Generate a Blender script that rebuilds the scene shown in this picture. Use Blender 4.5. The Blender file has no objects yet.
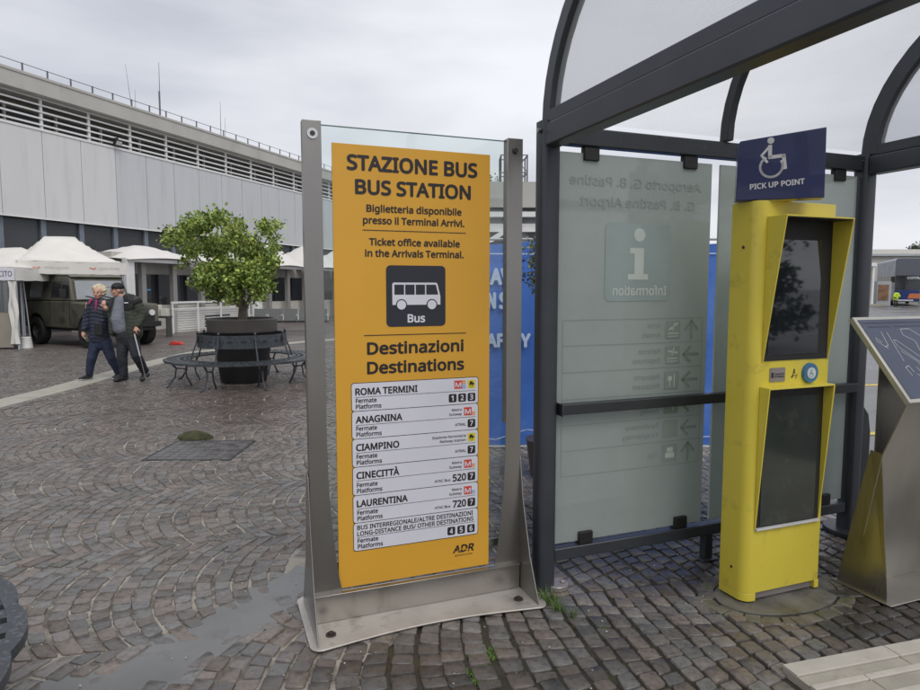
import bpy, bmesh, math, random
import numpy as np
from mathutils import Vector, Matrix
R = math.radians
random.seed(7)
rng = np.random.default_rng(7)
scn = bpy.context.scene
COL = scn.collection
A21 = R(21)

# ------------------------------------------------------------------ camera
cam = bpy.data.cameras.new('camera'); co = bpy.data.objects.new('camera', cam); COL.objects.link(co)
cam.sensor_width = 36; cam.lens = 36 * 650 / 920; cam.clip_end = 2000; cam.clip_start = .05
co.location = (0, 0, 1.6); co.rotation_euler = (R(90) - math.atan(57 / 650), 0, 0)
scn.camera = co

# ------------------------------------------------------------------ world and sun
w = bpy.data.worlds.new('World'); scn.world = w; w.use_nodes = True
nt = w.node_tree; nt.nodes.clear()
N = nt.nodes.new; Lk = nt.links.new
out = N('ShaderNodeOutputWorld'); bg = N('ShaderNodeBackground'); bg.inputs[1].default_value = .1
sky = N('ShaderNodeTexSky'); sky.sky_type = 'NISHITA'; sky.sun_disc = False
sky.sun_elevation = R(52); sky.sun_rotation = R(150); sky.air_density = 1.2; sky.dust_density = 3
tc = N('ShaderNodeTexCoord'); mp = N('ShaderNodeMapping'); mp.inputs['Scale'].default_value = (1, 1, 3.6)
mp.inputs['Location'].default_value = (3.1, .4, .2)
nz = N('ShaderNodeTexNoise'); nz.inputs['Scale'].default_value = 1.7; nz.inputs['Detail'].default_value = 5; nz.inputs['Roughness'].default_value = .5
nz.inputs['Distortion'].default_value = .25
rp = N('ShaderNodeValToRGB'); e = rp.color_ramp.elements
e[0].position = .33; e[0].color = (.46, .475, .53, 1); e[1].position = .68; e[1].color = (.74, .75, .79, 1)
m1 = e = rp.color_ramp.elements.new(.5); m1.color = (.60, .61, .655, 1)
sc = N('ShaderNodeVectorMath'); sc.operation = 'SCALE'; sc.inputs[3].default_value = 9.6
mx = N('ShaderNodeMixRGB'); mx.inputs[0].default_value = .94
Lk(tc.outputs['Generated'], mp.inputs[0]); Lk(mp.outputs[0], nz.inputs['Vector']); Lk(nz.outputs['Fac'], rp.inputs[0])
Lk(rp.outputs[0], sc.inputs[0]); Lk(sky.outputs[0], mx.inputs[1]); Lk(sc.outputs[0], mx.inputs[2])
Lk(mx.outputs[0], bg.inputs[0]); Lk(bg.outputs[0], out.inputs[0])
sl = bpy.data.lights.new('sun', 'SUN'); so = bpy.data.objects.new('sun', sl); COL.objects.link(so)
sl.energy = 1.2; sl.angle = R(35); sl.color = (1, .975, .94)
so.rotation_euler = (R(38), 0, R(30))       # high, from behind the camera and a little to the right
so.location = (0, 0, 20)
vs = scn.view_settings; vs.view_transform = 'Standard'; vs.look = 'None'; vs.gamma = 1; vs.use_curve_mapping = False; vs.exposure = .42
scn.cycles.transparent_max_bounces = 24; scn.cycles.max_bounces = 8
try: scn.cycles.use_denoising = True
except Exception: pass

# ------------------------------------------------------------------ materials
MATS = {}
def mat(name, col, rough=.5, metal=0., var=.12, nscale=6., bump=0., bscale=40., spec=.5, rvar=0., coat=0., streak=None, dirt=None, attr=None, trans=0., detail=6, coord='Object'):
    m = bpy.data.materials.new(name); m.use_nodes = True; t = m.node_tree; n = t.nodes; l = t.links
    b = n['Principled BSDF']; b.inputs['Roughness'].default_value = rough; b.inputs['Metallic'].default_value = metal
    b.inputs['Specular IOR Level'].default_value = spec; b.inputs['Coat Weight'].default_value = coat
    tcn = n.new('ShaderNodeTexCoord'); mpn = n.new('ShaderNodeMapping'); l.new(tcn.outputs[coord], mpn.inputs[0])
    if streak: mpn.inputs['Scale'].default_value = streak
    no = n.new('ShaderNodeTexNoise'); no.inputs['Scale'].default_value = nscale; no.inputs['Detail'].default_value = detail
    l.new(mpn.outputs[0], no.inputs['Vector'])
    mr = n.new('ShaderNodeMapRange'); mr.inputs['From Min'].default_value = .3; mr.inputs['From Max'].default_value = .7
    mr.inputs['To Min'].default_value = 1 - var; mr.inputs['To Max'].default_value = 1 + var
    l.new(no.outputs['Fac'], mr.inputs[0])
    sv = n.new('ShaderNodeVectorMath'); sv.operation = 'SCALE'; l.new(mr.outputs[0], sv.inputs[3])
    if attr:
        at = n.new('ShaderNodeAttribute'); at.attribute_name = attr; l.new(at.outputs['Color'], sv.inputs[0])
    else: sv.inputs[0].default_value = col[:3]
    last = sv.outputs[0]
    if dirt:                                            # (colour, scale, threshold, strength): grime in patches
        dn = n.new('ShaderNodeTexNoise'); dn.inputs['Scale'].default_value = dirt[1]; dn.inputs['Detail'].default_value = 8; dn.inputs['Roughness'].default_value = .65
        l.new(mpn.outputs[0], dn.inputs['Vector'])
        dr = n.new('ShaderNodeMapRange'); dr.inputs['From Min'].default_value = dirt[2]; dr.inputs['From Max'].default_value = dirt[2] + .12
        dr.inputs['To Max'].default_value = dirt[3]; l.new(dn.outputs['Fac'], dr.inputs[0])
        mm = n.new('ShaderNodeMixRGB'); l.new(dr.outputs[0], mm.inputs[0]); l.new(last, mm.inputs[1]); mm.inputs[2].default_value = (*dirt[0], 1); last = mm.outputs[0]
    l.new(last, b.inputs['Base Color'])
    if trans: 
        b.inputs['Subsurface Weight'].default_value = 0
    if rvar:
        r2 = n.new('ShaderNodeMapRange'); r2.inputs['From Min'].default_value = .3; r2.inputs['From Max'].default_value = .7
        r2.inputs['To Min'].default_value = max(0.03, rough - rvar); r2.inputs['To Max'].default_value = rough + rvar
        l.new(no.outputs['Fac'], r2.inputs[0]); l.new(r2.outputs[0], b.inputs['Roughness'])
    if bump:
        bn = n.new('ShaderNodeTexNoise'); bn.inputs['Scale'].default_value = bscale; bn.inputs['Detail'].default_value = 5; l.new(mpn.outputs[0], bn.inputs['Vector'])
        bu = n.new('ShaderNodeBump'); bu.inputs['Strength'].default_value = 1; bu.inputs['Distance'].default_value = bump
        l.new(bn.outputs['Fac'], bu.inputs['Height']); l.new(bu.outputs[0], b.inputs['Normal'])
    MATS[name] = m; return m

def glass(name, tint=(.95, .97, .96), gl=.08, rough=.02, diff=0., dcol=(.8, .8, .8), lines=None, line_amt=.15):
    """thin sheet: transparent + translucent/diffuse veil + fresnel gloss"""
    m = bpy.data.materials.new(name); m.use_nodes = True; t = m.node_tree; n = t.nodes; l = t.links; n.clear()
    o = n.new('ShaderNodeOutputMaterial'); tr = n.new('ShaderNodeBsdfTransparent'); tr.inputs[0].default_value = (*tint, 1)
    g = n.new('ShaderNodeBsdfGlossy'); g.inputs['Roughness'].default_value = rough
    base = tr.outputs[0]
    if diff:
        d = n.new('ShaderNodeBsdfDiffuse'); d.inputs[0].default_value = (*dcol, 1)
        tl = n.new('ShaderNodeBsdfTranslucent'); tl.inputs[0].default_value = (*dcol, 1)
        a = n.new('ShaderNodeMixShader'); a.inputs[0].default_value = .5; l.new(d.outputs[0], a.inputs[1]); l.new(tl.outputs[0], a.inputs[2])
        mxs = n.new('ShaderNodeMixShader'); mxs.inputs[0].default_value = diff; l.new(base, mxs.inputs[1]); l.new(a.outputs[0], mxs.inputs[2]); base = mxs.outputs[0]
        tcn = n.new('ShaderNodeTexCoord')
        no = n.new('ShaderNodeTexNoise'); no.inputs['Scale'].default_value = 2.2; no.inputs['Detail'].default_value = 6; l.new(tcn.outputs['Object'], no.inputs['Vector'])
        mr = n.new('ShaderNodeMapRange'); mr.inputs['From Min'].default_value = .3; mr.inputs['From Max'].default_value = .7
        mr.inputs['To Min'].default_value = diff * .88; mr.inputs['To Max'].default_value = min(1, diff * 1.12); l.new(no.outputs['Fac'], mr.inputs[0])
        fac = mr.outputs[0]
        if lines:                                       # flutes of twin-wall sheet, metres
            wv = n.new('ShaderNodeTexWave'); wv.inputs['Scale'].default_value = .314 / lines[0]; wv.bands_direction = lines[1]; wv.wave_profile = 'SIN'
            l.new(tcn.outputs['Object'], wv.inputs['Vector'])
            ma = n.new('ShaderNodeMath'); ma.operation = 'MULTIPLY_ADD'; ma.inputs[1].default_value = line_amt
            l.new(wv.outputs['Fac'], ma.inputs[0]); l.new(fac, ma.inputs[2]); fac = ma.outputs[0]
        l.new(fac, mxs.inputs[0])
    f = n.new('ShaderNodeFresnel'); gm = n.new('ShaderNodeNewGeometry'); io = n.new('ShaderNodeMapRange'); io.inputs['To Min'].default_value = 1.45; io.inputs['To Max'].default_value = 1 / 1.45
    l.new(gm.outputs['Backfacing'], io.inputs[0]); l.new(io.outputs[0], f.inputs[0])
    mu = n.new('ShaderNodeMath'); mu.operation = 'MULTIPLY_ADD'; mu.inputs[1].default_value = .9; mu.inputs[2].default_value = gl * .3; l.new(f.outputs[0], mu.inputs[0])
    ms = n.new('ShaderNodeMixShader'); l.new(mu.outputs[0], ms.inputs[0]); l.new(base, ms.inputs[1]); l.new(g.outputs[0], ms.inputs[2])
    l.new(ms.outputs[0], o.inputs[0]); MATS[name] = m; return m

M = MATS
mat('steel', (.31, .298, .28), .30, .92, .12, 3, 0, streak=(1, 1, .25), rvar=.07, dirt=((.15, .13, .10), 5, .56, .4))
mat('steel_base', (.56, .53, .49), .48, .6, .12, 5, .0004, 60, rvar=.08, dirt=((.20, .16, .11), 9, .56, .5))
mat('steel_dull', (.42, .405, .37), .36, .9, .12, 4, 0, streak=(1, 1, .4), rvar=.07, dirt=((.16, .14, .10), 4, .60, .3))
mat('dark_bolt', (.06, .05, .045), .5, .5)
mat('chrome', (.6, .6, .6), .2, 1)
mat('sign_yellow', (.66, .345, .034), .42, 0, .04, 2, .0002, 20, dirt=((.38, .23, .03), 30, .74, .4))
mat('ink', (.018, .015, .017), .45, 0, .05)
mat('ink_blue', (.022, .024, .034), .4, 0, .05)
mat('print_white', (.66, .66, .72), .4, 0, .03)
mat('print_red', (.62, .06, .04), .4, 0, .04)
mat('print_orange', (.75, .27, .04), .4, 0, .04)
mat('print_skyblue', (.09, .36, .70), .4, 0, .04)
mat('print_yellow', (.70, .58, .03), .4, 0, .04)
mat('frame_grey', (.050, .055, .066), .36, .25, .12, 4, .0004, 90, dirt=((.16, .155, .14), 24, .66, .5))
mat('frame_dark', (.034, .038, .044), .42, .2, .15, 5, .0005, 80, dirt=((.13, .125, .11), 14, .62, .5))
mat('rubber', (.012, .012, .013), .55, 0, .1)
mat('kiosk_yellow', (.66, .545, .062), .33, 0, .035, 2.5, .0002, 25, coat=.12, rvar=.08, dirt=((.33, .25, .05), 7, .57, .42))
mat('kiosk_shade', (.03, .03, .03), .5)
mat('screen_black', (.008, .008, .009), .12, 0, .1, spec=.6)
mat('bezel_black', (.012, .012, .013), .6)
mat('screen_glass', (.012, .014, .018), .03, 0, .1, spec=.9, coat=.6)
mat('screen_lower', (.020, .026, .022), .10, 0, .3, 4, spec=.7, dirt=((.06, .065, .055), 6, .55, .5))
mat('pick_blue', (.017, .024, .085), .3, 0, .1, 4, coat=.2, dirt=((.06, .06, .09), 20, .66, .4))
mat('pale_print', (.55, .55, .56), .4)
mat('plate_grey', (.34, .31, .30), .35, .5)
mat('button_blue', (.05, .16, .30), .35, 0, .15)
mat('button_white', (.55, .60, .58), .4)
mat('slab_grey', (.125, .12, .108), .42, 0, .3, 6, .002, 30, rvar=.18, dirt=((.055, .05, .03), 5, .50, .7))
mat('moss_stone', (.13, .12, .095), .5, 0, .3, 9, .003, 40, dirt=((.06, .07, .02), 7, .5, .7))
mat('map_frame', (.50, .49, .44), .4, .5, .06)
mat('map_blue', (.062, .078, .125), .5, 0, .1, 6, .0005, 200)
mat('map_line', (.62, .63, .62), .5, 0, .05)
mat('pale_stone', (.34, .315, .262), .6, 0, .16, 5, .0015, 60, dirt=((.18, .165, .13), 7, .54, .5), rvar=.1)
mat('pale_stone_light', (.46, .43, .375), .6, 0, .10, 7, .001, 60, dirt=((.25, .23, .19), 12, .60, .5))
mat('strip_stone', (.36, .345, .29), .5, 0, .12, 2.5, .002, 30, dirt=((.20, .19, .16), 2.5, .55, .5), rvar=.1)
mat('joint', (.12, .105, .085), .7, 0, .4, 18, .004, 60, dirt=((.38, .35, .295), 3.6, .46, .78))
mat('damp_joint', (.030, .027, .020), .45, 0, .4, 18, .004, 60, dirt=((.05, .06, .015), 5, .55, .6), rvar=.2)
mat('silt', (.135, .135, .13), .16, 0, .2, 3, .0006, 12, rvar=.1, spec=.6, dirt=((.085, .08, .07), 6, .55, .6))
mat('asphalt', (.10, .10, .10), .35, 0, .22, .5, .002, 80, rvar=.18, dirt=((.22, .22, .215), .5, .48, .6))
mat('far_paving', (.125, .105, .098), .5, 0, .25, 1.2, .004, 25, rvar=.2, dirt=((.075, .062, .058), .6, .5, .7))
mat('road_paint', (.55, .42, .10), .6, 0, .2, 6, dirt=((.2, .18, .1), 8, .5, .5))
mat('panel_grey', (.52, .535, .55), .45, .1, .03, .6, 0, streak=(2.5, 1, .22), dirt=((.37, .375, .38), 1.3, .52, .32))
mat('panel_pale', (.62, .62, .62), .45, .1, .03, .6, dirt=((.45, .45, .44), 1.3, .52, .32), streak=(2.5, 1, .22))
mat('joint_dark', (.10, .105, .11), .6)
mat('fascia', (.44, .43, .40), .7, 0, .07, 1, dirt=((.26, .25, .22), 1.2, .55, .5), streak=(1, 1, .25))
mat('beige_wall', (.40, .37, .31), .75, 0, .1, 1.5, dirt=((.25, .23, .19), 1.4, .55, .4))
mat('white_metal', (.72, .72, .71), .4, .1, .05, 4, dirt=((.45, .44, .40), 6, .62, .4))
mat('rail_grey', (.13, .14, .15), .5, .4)
mat('dark_cladding', (.055, .06, .068), .35, .2, .12, .7)
mat('pilaster', (.16, .19, .225), .45, .2)
mat('dark_void', (.014, .015, .017), .5)
mat('window_dark', (.02, .022, .026), .06, 0, .2, 1, spec=.8)
mat('canvas_white', (.66, .64, .60), .75, 0, .05, 2, .004, 5, dirt=((.45, .43, .38), 3, .60, .4))
mat('canvas_membrane', (.70, .68, .65), .6, 0, .04, 1, dirt=((.5, .48, .44), 1.5, .6, .35))
mat('grey_column', (.30, .29, .275), .5, .2, .06)
mat('cream_wall', (.56, .545, .49), .7, 0, .07, 2, dirt=((.35, .33, .28), 3, .58, .4))
mat('tarp_beige', (.27, .245, .20), .7, 0, .12, 1.5, .01, 3)
mat('seat_metal', (.11, .112, .11), .4, .4, .2, 30)
mat('poster_orange', (.50, .26, .06), .5)
mat('blue_cloth', (.050, .150, .50), .55, 0, .14, 1.5, .012, 3.5, dirt=((.12, .24, .60), 1.2, .52, .5))
mat('cloth_text', (.45, .55, .72), .6, 0, .05)
mat('planter_dark', (.014, .014, .014), .55, 0, .15, 5, .001, 40)
mat('planter', (.058, .049, .047), .5, 0, .12, 5, .001, 40, dirt=((.12, .11, .10), 6, .62, .4))
mat('soil', (.03, .02, .013), .9, 0, .3, 20, .01, 30)
mat('iron', (.050, .058, .066), .36, .3, .25, 9, .0016, 120, rvar=.10, dirt=((.17, .185, .20), 46, .52, .6))
mat('bark', (.17, .14, .105), .8, 0, .3, 14, .01, 40)
mat('leaf', (.1, .2, .04), .42, 0, .15, 3, attr='tone', spec=.4)
mat('cobble', (.1, .1, .1), .36, 0, .24, 38, .0014, 130, attr='tone', rvar=.16, dirt=((.23, .215, .19), 2.3, .57, .35))
mat('grass', (.085, .15, .028), .5, 0, .3, 8, attr=None)
mat('moss', (.050, .052, .020), .9, 0, .4, 15, .02, 40)
mat('wet_plate', (.115, .108, .112), .3, 0, .3, 8, .003, 30, rvar=.12)
mat('skin', (.52, .29, .21), .5, 0, .08, 10)
mat('hair_blond', (.62, .52, .36), .7, 0, .2, 40, .01, 80)
mat('hair_grey', (.25, .2, .16), .7, 0, .2, 40)
mat('navy_puffer', (.016, .020, .040), .5, 0, .2, 6, .0)
mat('jeans', (.014, .021, .050), .8, 0, .25, 9, .003, 30)
mat('dark_trousers', (.016, .018, .024), .8, 0, .25, 9, .003, 30)
mat('green_fleece', (.045, .052, .038), .85, 0, .15, 10, .003, 60)
mat('black_cloth', (.010, .010, .012), .7, 0, .2)
mat('grey_shirt', (.17, .18, .215), .8, 0, .1)
mat('magenta_cloth', (.40, .03, .12), .7)
mat('shoe_dark', (.018, .018, .02), .5)
mat('shoe_pale', (.35, .38, .37), .5)
mat('camo', (.078, .076, .054), .55, 0, .1, 3, dirt=((.028, .028, .024), 1.1, .50, 1.0))  # camouflage paint, its colour darkened to stand in for the gazebo's shade
mat('olive', (.14, .14, .105), .6, 0, .1)
mat('tyre', (.012, .012, .012), .75, 0, .2, 10)
mat('rim', (.05, .052, .045), .5)
mat('windscreen', (.22, .23, .24), .08, 0, .35, 1.5, spec=.9)
mat('lamp_glass', (.6, .6, .58), .1)
mat('red_plastic', (.45, .03, .02), .5)
mat('white_plastic', (.62, .62, .60), .5)
mat('bus_grey', (.115, .12, .145), .35, .1, .05)
mat('bus_blue', (.014, .035, .15), .3, .1, .05)
mat('bus_side', (.34, .36, .42), .35, .1, .3, 1)
mat('orange_paint', (.55, .17, .06), .5)
mat('poster_brown', (.22, .12, .065), .5, 0, .5, 2)
mat('hivis', (.55, .75, .04), .6)
mat('concrete_far', (.42, .41, .38), .75, 0, .08, .5, dirt=((.28, .27, .24), .6, .56, .5))
mat('tin_grey', (.40, .42, .44), .5, .1, .08, .5)
mat('glass_graphic', (.25, .30, .28), .35, 0, .08)
mat('glass_graphic_pale', (.48, .53, .50), .35, 0, .05)
mat('glass_icon', (.27, .335, .335), .35, 0, .12, 3)
glass('clear_glass', (.93, .965, .955), .05)
glass('frosted', (.60, .66, .62), .06, .06, .90, (.52, .575, .545))
glass('clear_edge', (.25, .35, .32), .3)
glass('roof_sheet', (.94, .94, .93), .0, .15, .07, (.75, .75, .72), (.012, 'X'), .05)
glass('end_sheet', (.84, .85, .87), .03, .2, .32, (.70, .71, .73), (.012, 'Z'), .07)
glass('plastic_film', (.75, .76, .76), .25, .12, .25, (.35, .35, .34))

# ------------------------------------------------------------------ mesh helpers
class MB:
    def __init__(s): s.v = []; s.f = []; s.mi = []; s.mats = []; s.T = Matrix.Identity(4); s.cur = 0
    def m(s, name):
        if name not in s.mats: s.mats.append(name)
        s.cur = s.mats.index(name); return s
    def t(s, T): s.T = T; return s
    def add(s, vs, fs):
        o = len(s.v); s.v += [tuple(s.T @ Vector(p)) for p in vs]; s.f += [tuple(i + o for i in q) for q in fs]; s.mi += [s.cur] * len(fs); return s
    def box(s, x0, x1, y0, y1, z0, z1):
        return s.add([(x0, y0, z0), (x1, y0, z0), (x1, y1, z0), (x0, y1, z0), (x0, y0, z1), (x1, y0, z1), (x1, y1, z1), (x0, y1, z1)],
                     [(0, 3, 2, 1), (4, 5, 6, 7), (0, 1, 5, 4), (1, 2, 6, 5), (2, 3, 7, 6), (3, 0, 4, 7)])
    def prism(s, poly, a0, a1, axis='y'):
        f = {'y': lambda p, a: (p[0], a, p[1]), 'x': lambda p, a: (a, p[0], p[1]), 'z': lambda p, a: (p[0], p[1], a)}[axis]
        n = len(poly)
        return s.add([f(p, a0) for p in poly] + [f(p, a1) for p in poly],
                     [tuple(range(n))[::-1], tuple(range(n, 2 * n))] + [(i, (i + 1) % n, n + (i + 1) % n, n + i) for i in range(n)])
    def face(s, pts): return s.add(pts, [tuple(range(len(pts)))])
    def tube(s, pts, r, n=8, cap=True):
        pts = [Vector(p) for p in pts]; rs = r if isinstance(r, (list, tuple)) else [r] * len(pts); V = []; F = []; up = None
        for i, p in enumerate(pts):
            d = (pts[min(i + 1, len(pts) - 1)] - pts[max(i - 1, 0)])
            if d.length < 1e-9: d = Vector((0, 0, 1))
            d.normalize()
            if up is None: up = d.orthogonal().normalized()
            else:
                up = up - d * up.dot(d)
                up = up.normalized() if up.length > 1e-6 else d.orthogonal().normalized()
            q = d.cross(up)
            for k in range(n):
                a = 2 * math.pi * k / n; V.append(p + (up * math.cos(a) + q * math.sin(a)) * rs[i])
        for i in range(len(pts) - 1):
            for k in range(n):
                a = i * n + k; b = i * n + (k + 1) % n; F.append((a, b, b + n, a + n))
        if cap: F += [tuple(range(n))[::-1], tuple(range((len(pts) - 1) * n, len(pts) * n))]
        return s.add(V, F)
    def cyl(s, x, y, z0, z1, r, n=16, r1=None): return s.tube([(x, y, z0), (x, y, z1)], [r, r if r1 is None else r1], n)
    def lathe(s, prof, n=32, cx=0, cy=0, sx=1, sy=1):
        V = []; F = []
        for (r, z) in prof:
            for k in range(n):
                a = 2 * math.pi * k / n; V.append((cx + sx * r * math.cos(a), cy + sy * r * math.sin(a), z))
        for i in range(len(prof) - 1):
            for k in range(n):
                a = i * n + k; b = i * n + (k + 1) % n; F.append((a, b, b + n, a + n))
        return s.add(V, F)
    def ball(s, c, r, n=10):
        r = r if isinstance(r, (tuple, list)) else (r, r, r); V = []; F = []; h = n // 2 + 1
        for i in range(h + 1):
            ph = math.pi * i / h
            for k in range(n):
                a = 2 * math.pi * k / n; V.append((c[0] + r[0] * math.sin(ph) * math.cos(a), c[1] + r[1] * math.sin(ph) * math.sin(a), c[2] + r[2] * math.cos(ph)))
        for i in range(h):
            for k in range(n): a = i * n + k; b = i * n + (k + 1) % n; F.append((a, a + n, b + n, b))
        return s.add(V, F)
    def build(s, name, mt=None, parent=None, smooth=False, bevel=0, seg=2, loc=None, rz=0, weld=False):
        me = bpy.data.meshes.new(name); me.from_pydata([tuple(v) for v in s.v], [], s.f)
        for k in ([mt] if mt else s.mats): me.materials.append(M[k])
        if not mt and len(s.mats) > 1: me.polygons.foreach_set('material_index', s.mi)
        if weld or bevel or smooth:
            b = bmesh.new(); b.from_mesh(me); bmesh.ops.remove_doubles(b, verts=b.verts, dist=1e-5); bmesh.ops.recalc_face_normals(b, faces=b.faces); b.to_mesh(me); b.free()
        if smooth:
            me.polygons.foreach_set('use_smooth', [True] * len(me.polygons)); me.set_sharp_from_angle(angle=R(smooth if smooth > 1 else 38))
        me.update(); o = bpy.data.objects.new(name, me); COL.objects.link(o)
        if parent: o.parent = parent
        if loc: o.location = loc
        if rz: o.rotation_euler = (0, 0, rz)
        if bevel:
            md = o.modifiers.new('bevel', 'BEVEL'); md.width = bevel; md.segments = seg; md.limit_method = 'ANGLE'; md.angle_limit = R(40)
            me.polygons.foreach_set('use_smooth', [True] * len(me.polygons)); me.set_sharp_from_angle(angle=R(45))
        return o

FONT = None
try:                                                   # a humanist sans that ships inside Blender
    import os
    fp_ = os.path.join(bpy.utils.resource_path('LOCAL'), 'datafiles', 'fonts', 'NotoSansHebrew-Regular.woff2')
    if os.path.exists(fp_): FONT = bpy.data.fonts.load(fp_)
except Exception: FONT = None
_tc = {}
def text_geo(s, bold):
    k = (s, bold)
    if k in _tc: return _tc[k]
    cu = bpy.data.curves.new('t', 'FONT'); cu.body = s; cu.size = 1; cu.resolution_u = 3
    if FONT: cu.font = FONT
    ob = bpy.data.objects.new('t', cu); COL.objects.link(ob)
    dg = bpy.context.evaluated_depsgraph_get(); dg.update(); me = bpy.data.meshes.new_from_object(ob.evaluated_get(dg))
    vs = [tuple(v.co[:2]) for v in me.vertices]; fs = [tuple(p.vertices) for p in me.polygons]
    bpy.data.objects.remove(ob); bpy.data.curves.remove(cu); bpy.data.meshes.remove(me)
    _tc[k] = (vs, fs); return _tc[k]
CAP = None
def text(mb, s, x0, x1, z, cap, y=0., bold=.018, mirror=False, T=None):
    """a line of lettering from x0 to x1 on baseline z with capitals cap high, lying in the plane y"""
    global CAP
    if CAP is None: CAP = max(v[1] for v in text_geo('H', 0)[0])
    vs, fs = text_geo(s, 0); a = min(v[0] for v in vs); b = max(v[0] for v in vs)
    if bold > .011: q_ = bold * 1.4 * cap / CAP; x0 = x0 + q_ if x0 is not None else x0; x1 = x1 - q_ if x1 is not None else x1
    if x1 is None: x1 = x0 + (b - a) * cap / CAP * .93
    elif x0 is None: x0 = x1 - (b - a) * cap / CAP * .93
    kx = (x1 - x0) / (b - a); kz = cap / CAP
    if mirror: P = [(x1 - (v[0] - a) * kx, y, z + v[1] * kz) for v in vs]
    else: P = [(x0 + (v[0] - a) * kx, y, z + v[1] * kz) for v in vs]
    if bold < .011: mb.add(P, fs); return
    r = bold * kz * 1.4
    for i in range(8):                                 # bold: the stroke thickened all round, copies a hair apart
        a_ = math.pi / 4 * i; dx, dz = r * math.cos(a_), r * math.sin(a_)
        mb.add([(p[0] + dx * (1 - 2 * 0), p[1] - 3e-5 * i, p[2] + dz) for p in P], fs)
def rrect(x0, x1, z0, z1, r, n=5):
    P = []
    for cx, cz, a0 in ((x1 - r, z1 - r, 0), (x0 + r, z1 - r, 90), (x0 + r, z0 + r, 180), (x1 - r, z0 + r, 270)):
        for i in range(n + 1): a = R(a0 + 90 * i / n); P.append((cx + r * math.cos(a), cz + r * math.sin(a)))
    return P
def flat(mb, poly, y): mb.face([(p[0], y, p[1]) for p in poly])
def disc(cx, cz, r, n=24, r2=None): return [(cx + r * math.cos(2 * math.pi * k / n), cz + (r2 or r) * math.sin(2 * math.pi * k / n)) for k in range(n)]
def hline(mb, pts, t, y):
    """flat line of width t along 2-D points"""
    for (a, b) in zip(pts[:-1], pts[1:]):
        dx, dz = b[0] - a[0], b[1] - a[1]; L = math.hypot(dx, dz) or 1; nx, nz = -dz / L * t / 2, dx / L * t / 2; ex, ez = dx / L * t * .4, dz / L * t * .4
        mb.face([(a[0] - ex + nx, y, a[1] - ez + nz), (a[0] - ex - nx, y, a[1] - ez - nz), (b[0] + ex - nx, y, b[1] + ez - nz), (b[0] + ex + nx, y, b[1] + ez + nz)])

def tag(o, label=None, cat=None, group=None, kind=None):
    if label: o['label'] = label
    if cat: o['category'] = cat
    if group: o['group'] = group
    if kind: o['kind'] = kind
    return o
def thing(name, label, cat, loc=(0, 0, 0), rz=0, group=None):
    o = bpy.data.objects.new(name, None); COL.objects.link(o); o.location = loc; o.rotation_euler = (0, 0, rz); o.empty_display_size = .1
    return tag(o, label, cat, group)
def struct(o): o['kind'] = 'structure'; return o
def copy_tree(o, parent=None):
    c = o.copy(); COL.objects.link(c); c.parent = parent
    for ch in list(o.children): copy_tree(ch, c)
    return c
# ------------------------------------------------------------------ ground
def sheet(name, poly, z, mt, sub=0):
    b = MB(); b.face([(p[0], p[1], z) for p in poly]); return struct(b.build(name, mt))
sheet('ground', [(-600, -300), (600, -300), (600, 900), (-600, 900)], -.10, 'asphalt')
sheet('paving_bed', [(-16, -6), (10, -6), (10, 4.62), (2.93, 4.62), (2.93, 17.3), (-16, 17.3)], -.0125, 'joint')
sheet('far_paving', [(-60, 17.2), (2.93, 17.2), (2.93, 70), (-60, 70)], -.004, 'far_paving')
sheet('side_paving', [(-60, -6), (-13.5, -6), (-13.5, 17.2), (-60, 17.2)], -.004, 'far_paving')
sheet('asphalt_road', [(3.05, 4.75), (90, 4.75), (90, 300), (3.05, 300)], -.02, 'asphalt')
b = MB(); b.box(2.93, 3.05, 4.75, 60, -.1, .012); b.box(2.93, 12, 4.63, 4.75, -.1, .012)
struct(b.build('kerb', 'pale_stone', bevel=.01))
for p in ([(5.0, 10.3), (9.5, 11.2), (9.5, 11.38), (5.0, 10.48)], [(4.0, 7.0), (7.5, 7.35), (7.5, 7.5), (4.0, 7.15)]):
    b = MB(); b.face([(q[0], q[1], -.016) for q in p]); struct(b.build('road_marking', 'road_paint'))

struct(MB().face([(.05, -1, -.0115), (10, -1, -.0115), (10, 4.6, -.0115), (2.9, 4.6, -.0115), (1.4, 5.6, -.0115), (.35, 4.6, -.0115), (.25, 3.6, -.0115), (-.35, 2.75, -.0115), (-.2, 2.0, -.0115)]).build('damp_paving_bed', 'damp_joint'))
struct(MB().face([(-16, -6, -.0085), (.05, -6, -.0085), (-.2, 2.0, -.0085), (-.35, 2.75, -.0085), (.25, 3.6, -.0085), (.35, 4.6, -.0085), (1.4, 5.6, -.0085), (2.9, 4.62, -.0085), (2.93, 17.3, -.0085), (-16, 17.3, -.0085)]).build('sand_paving_bed', 'joint'))
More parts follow.
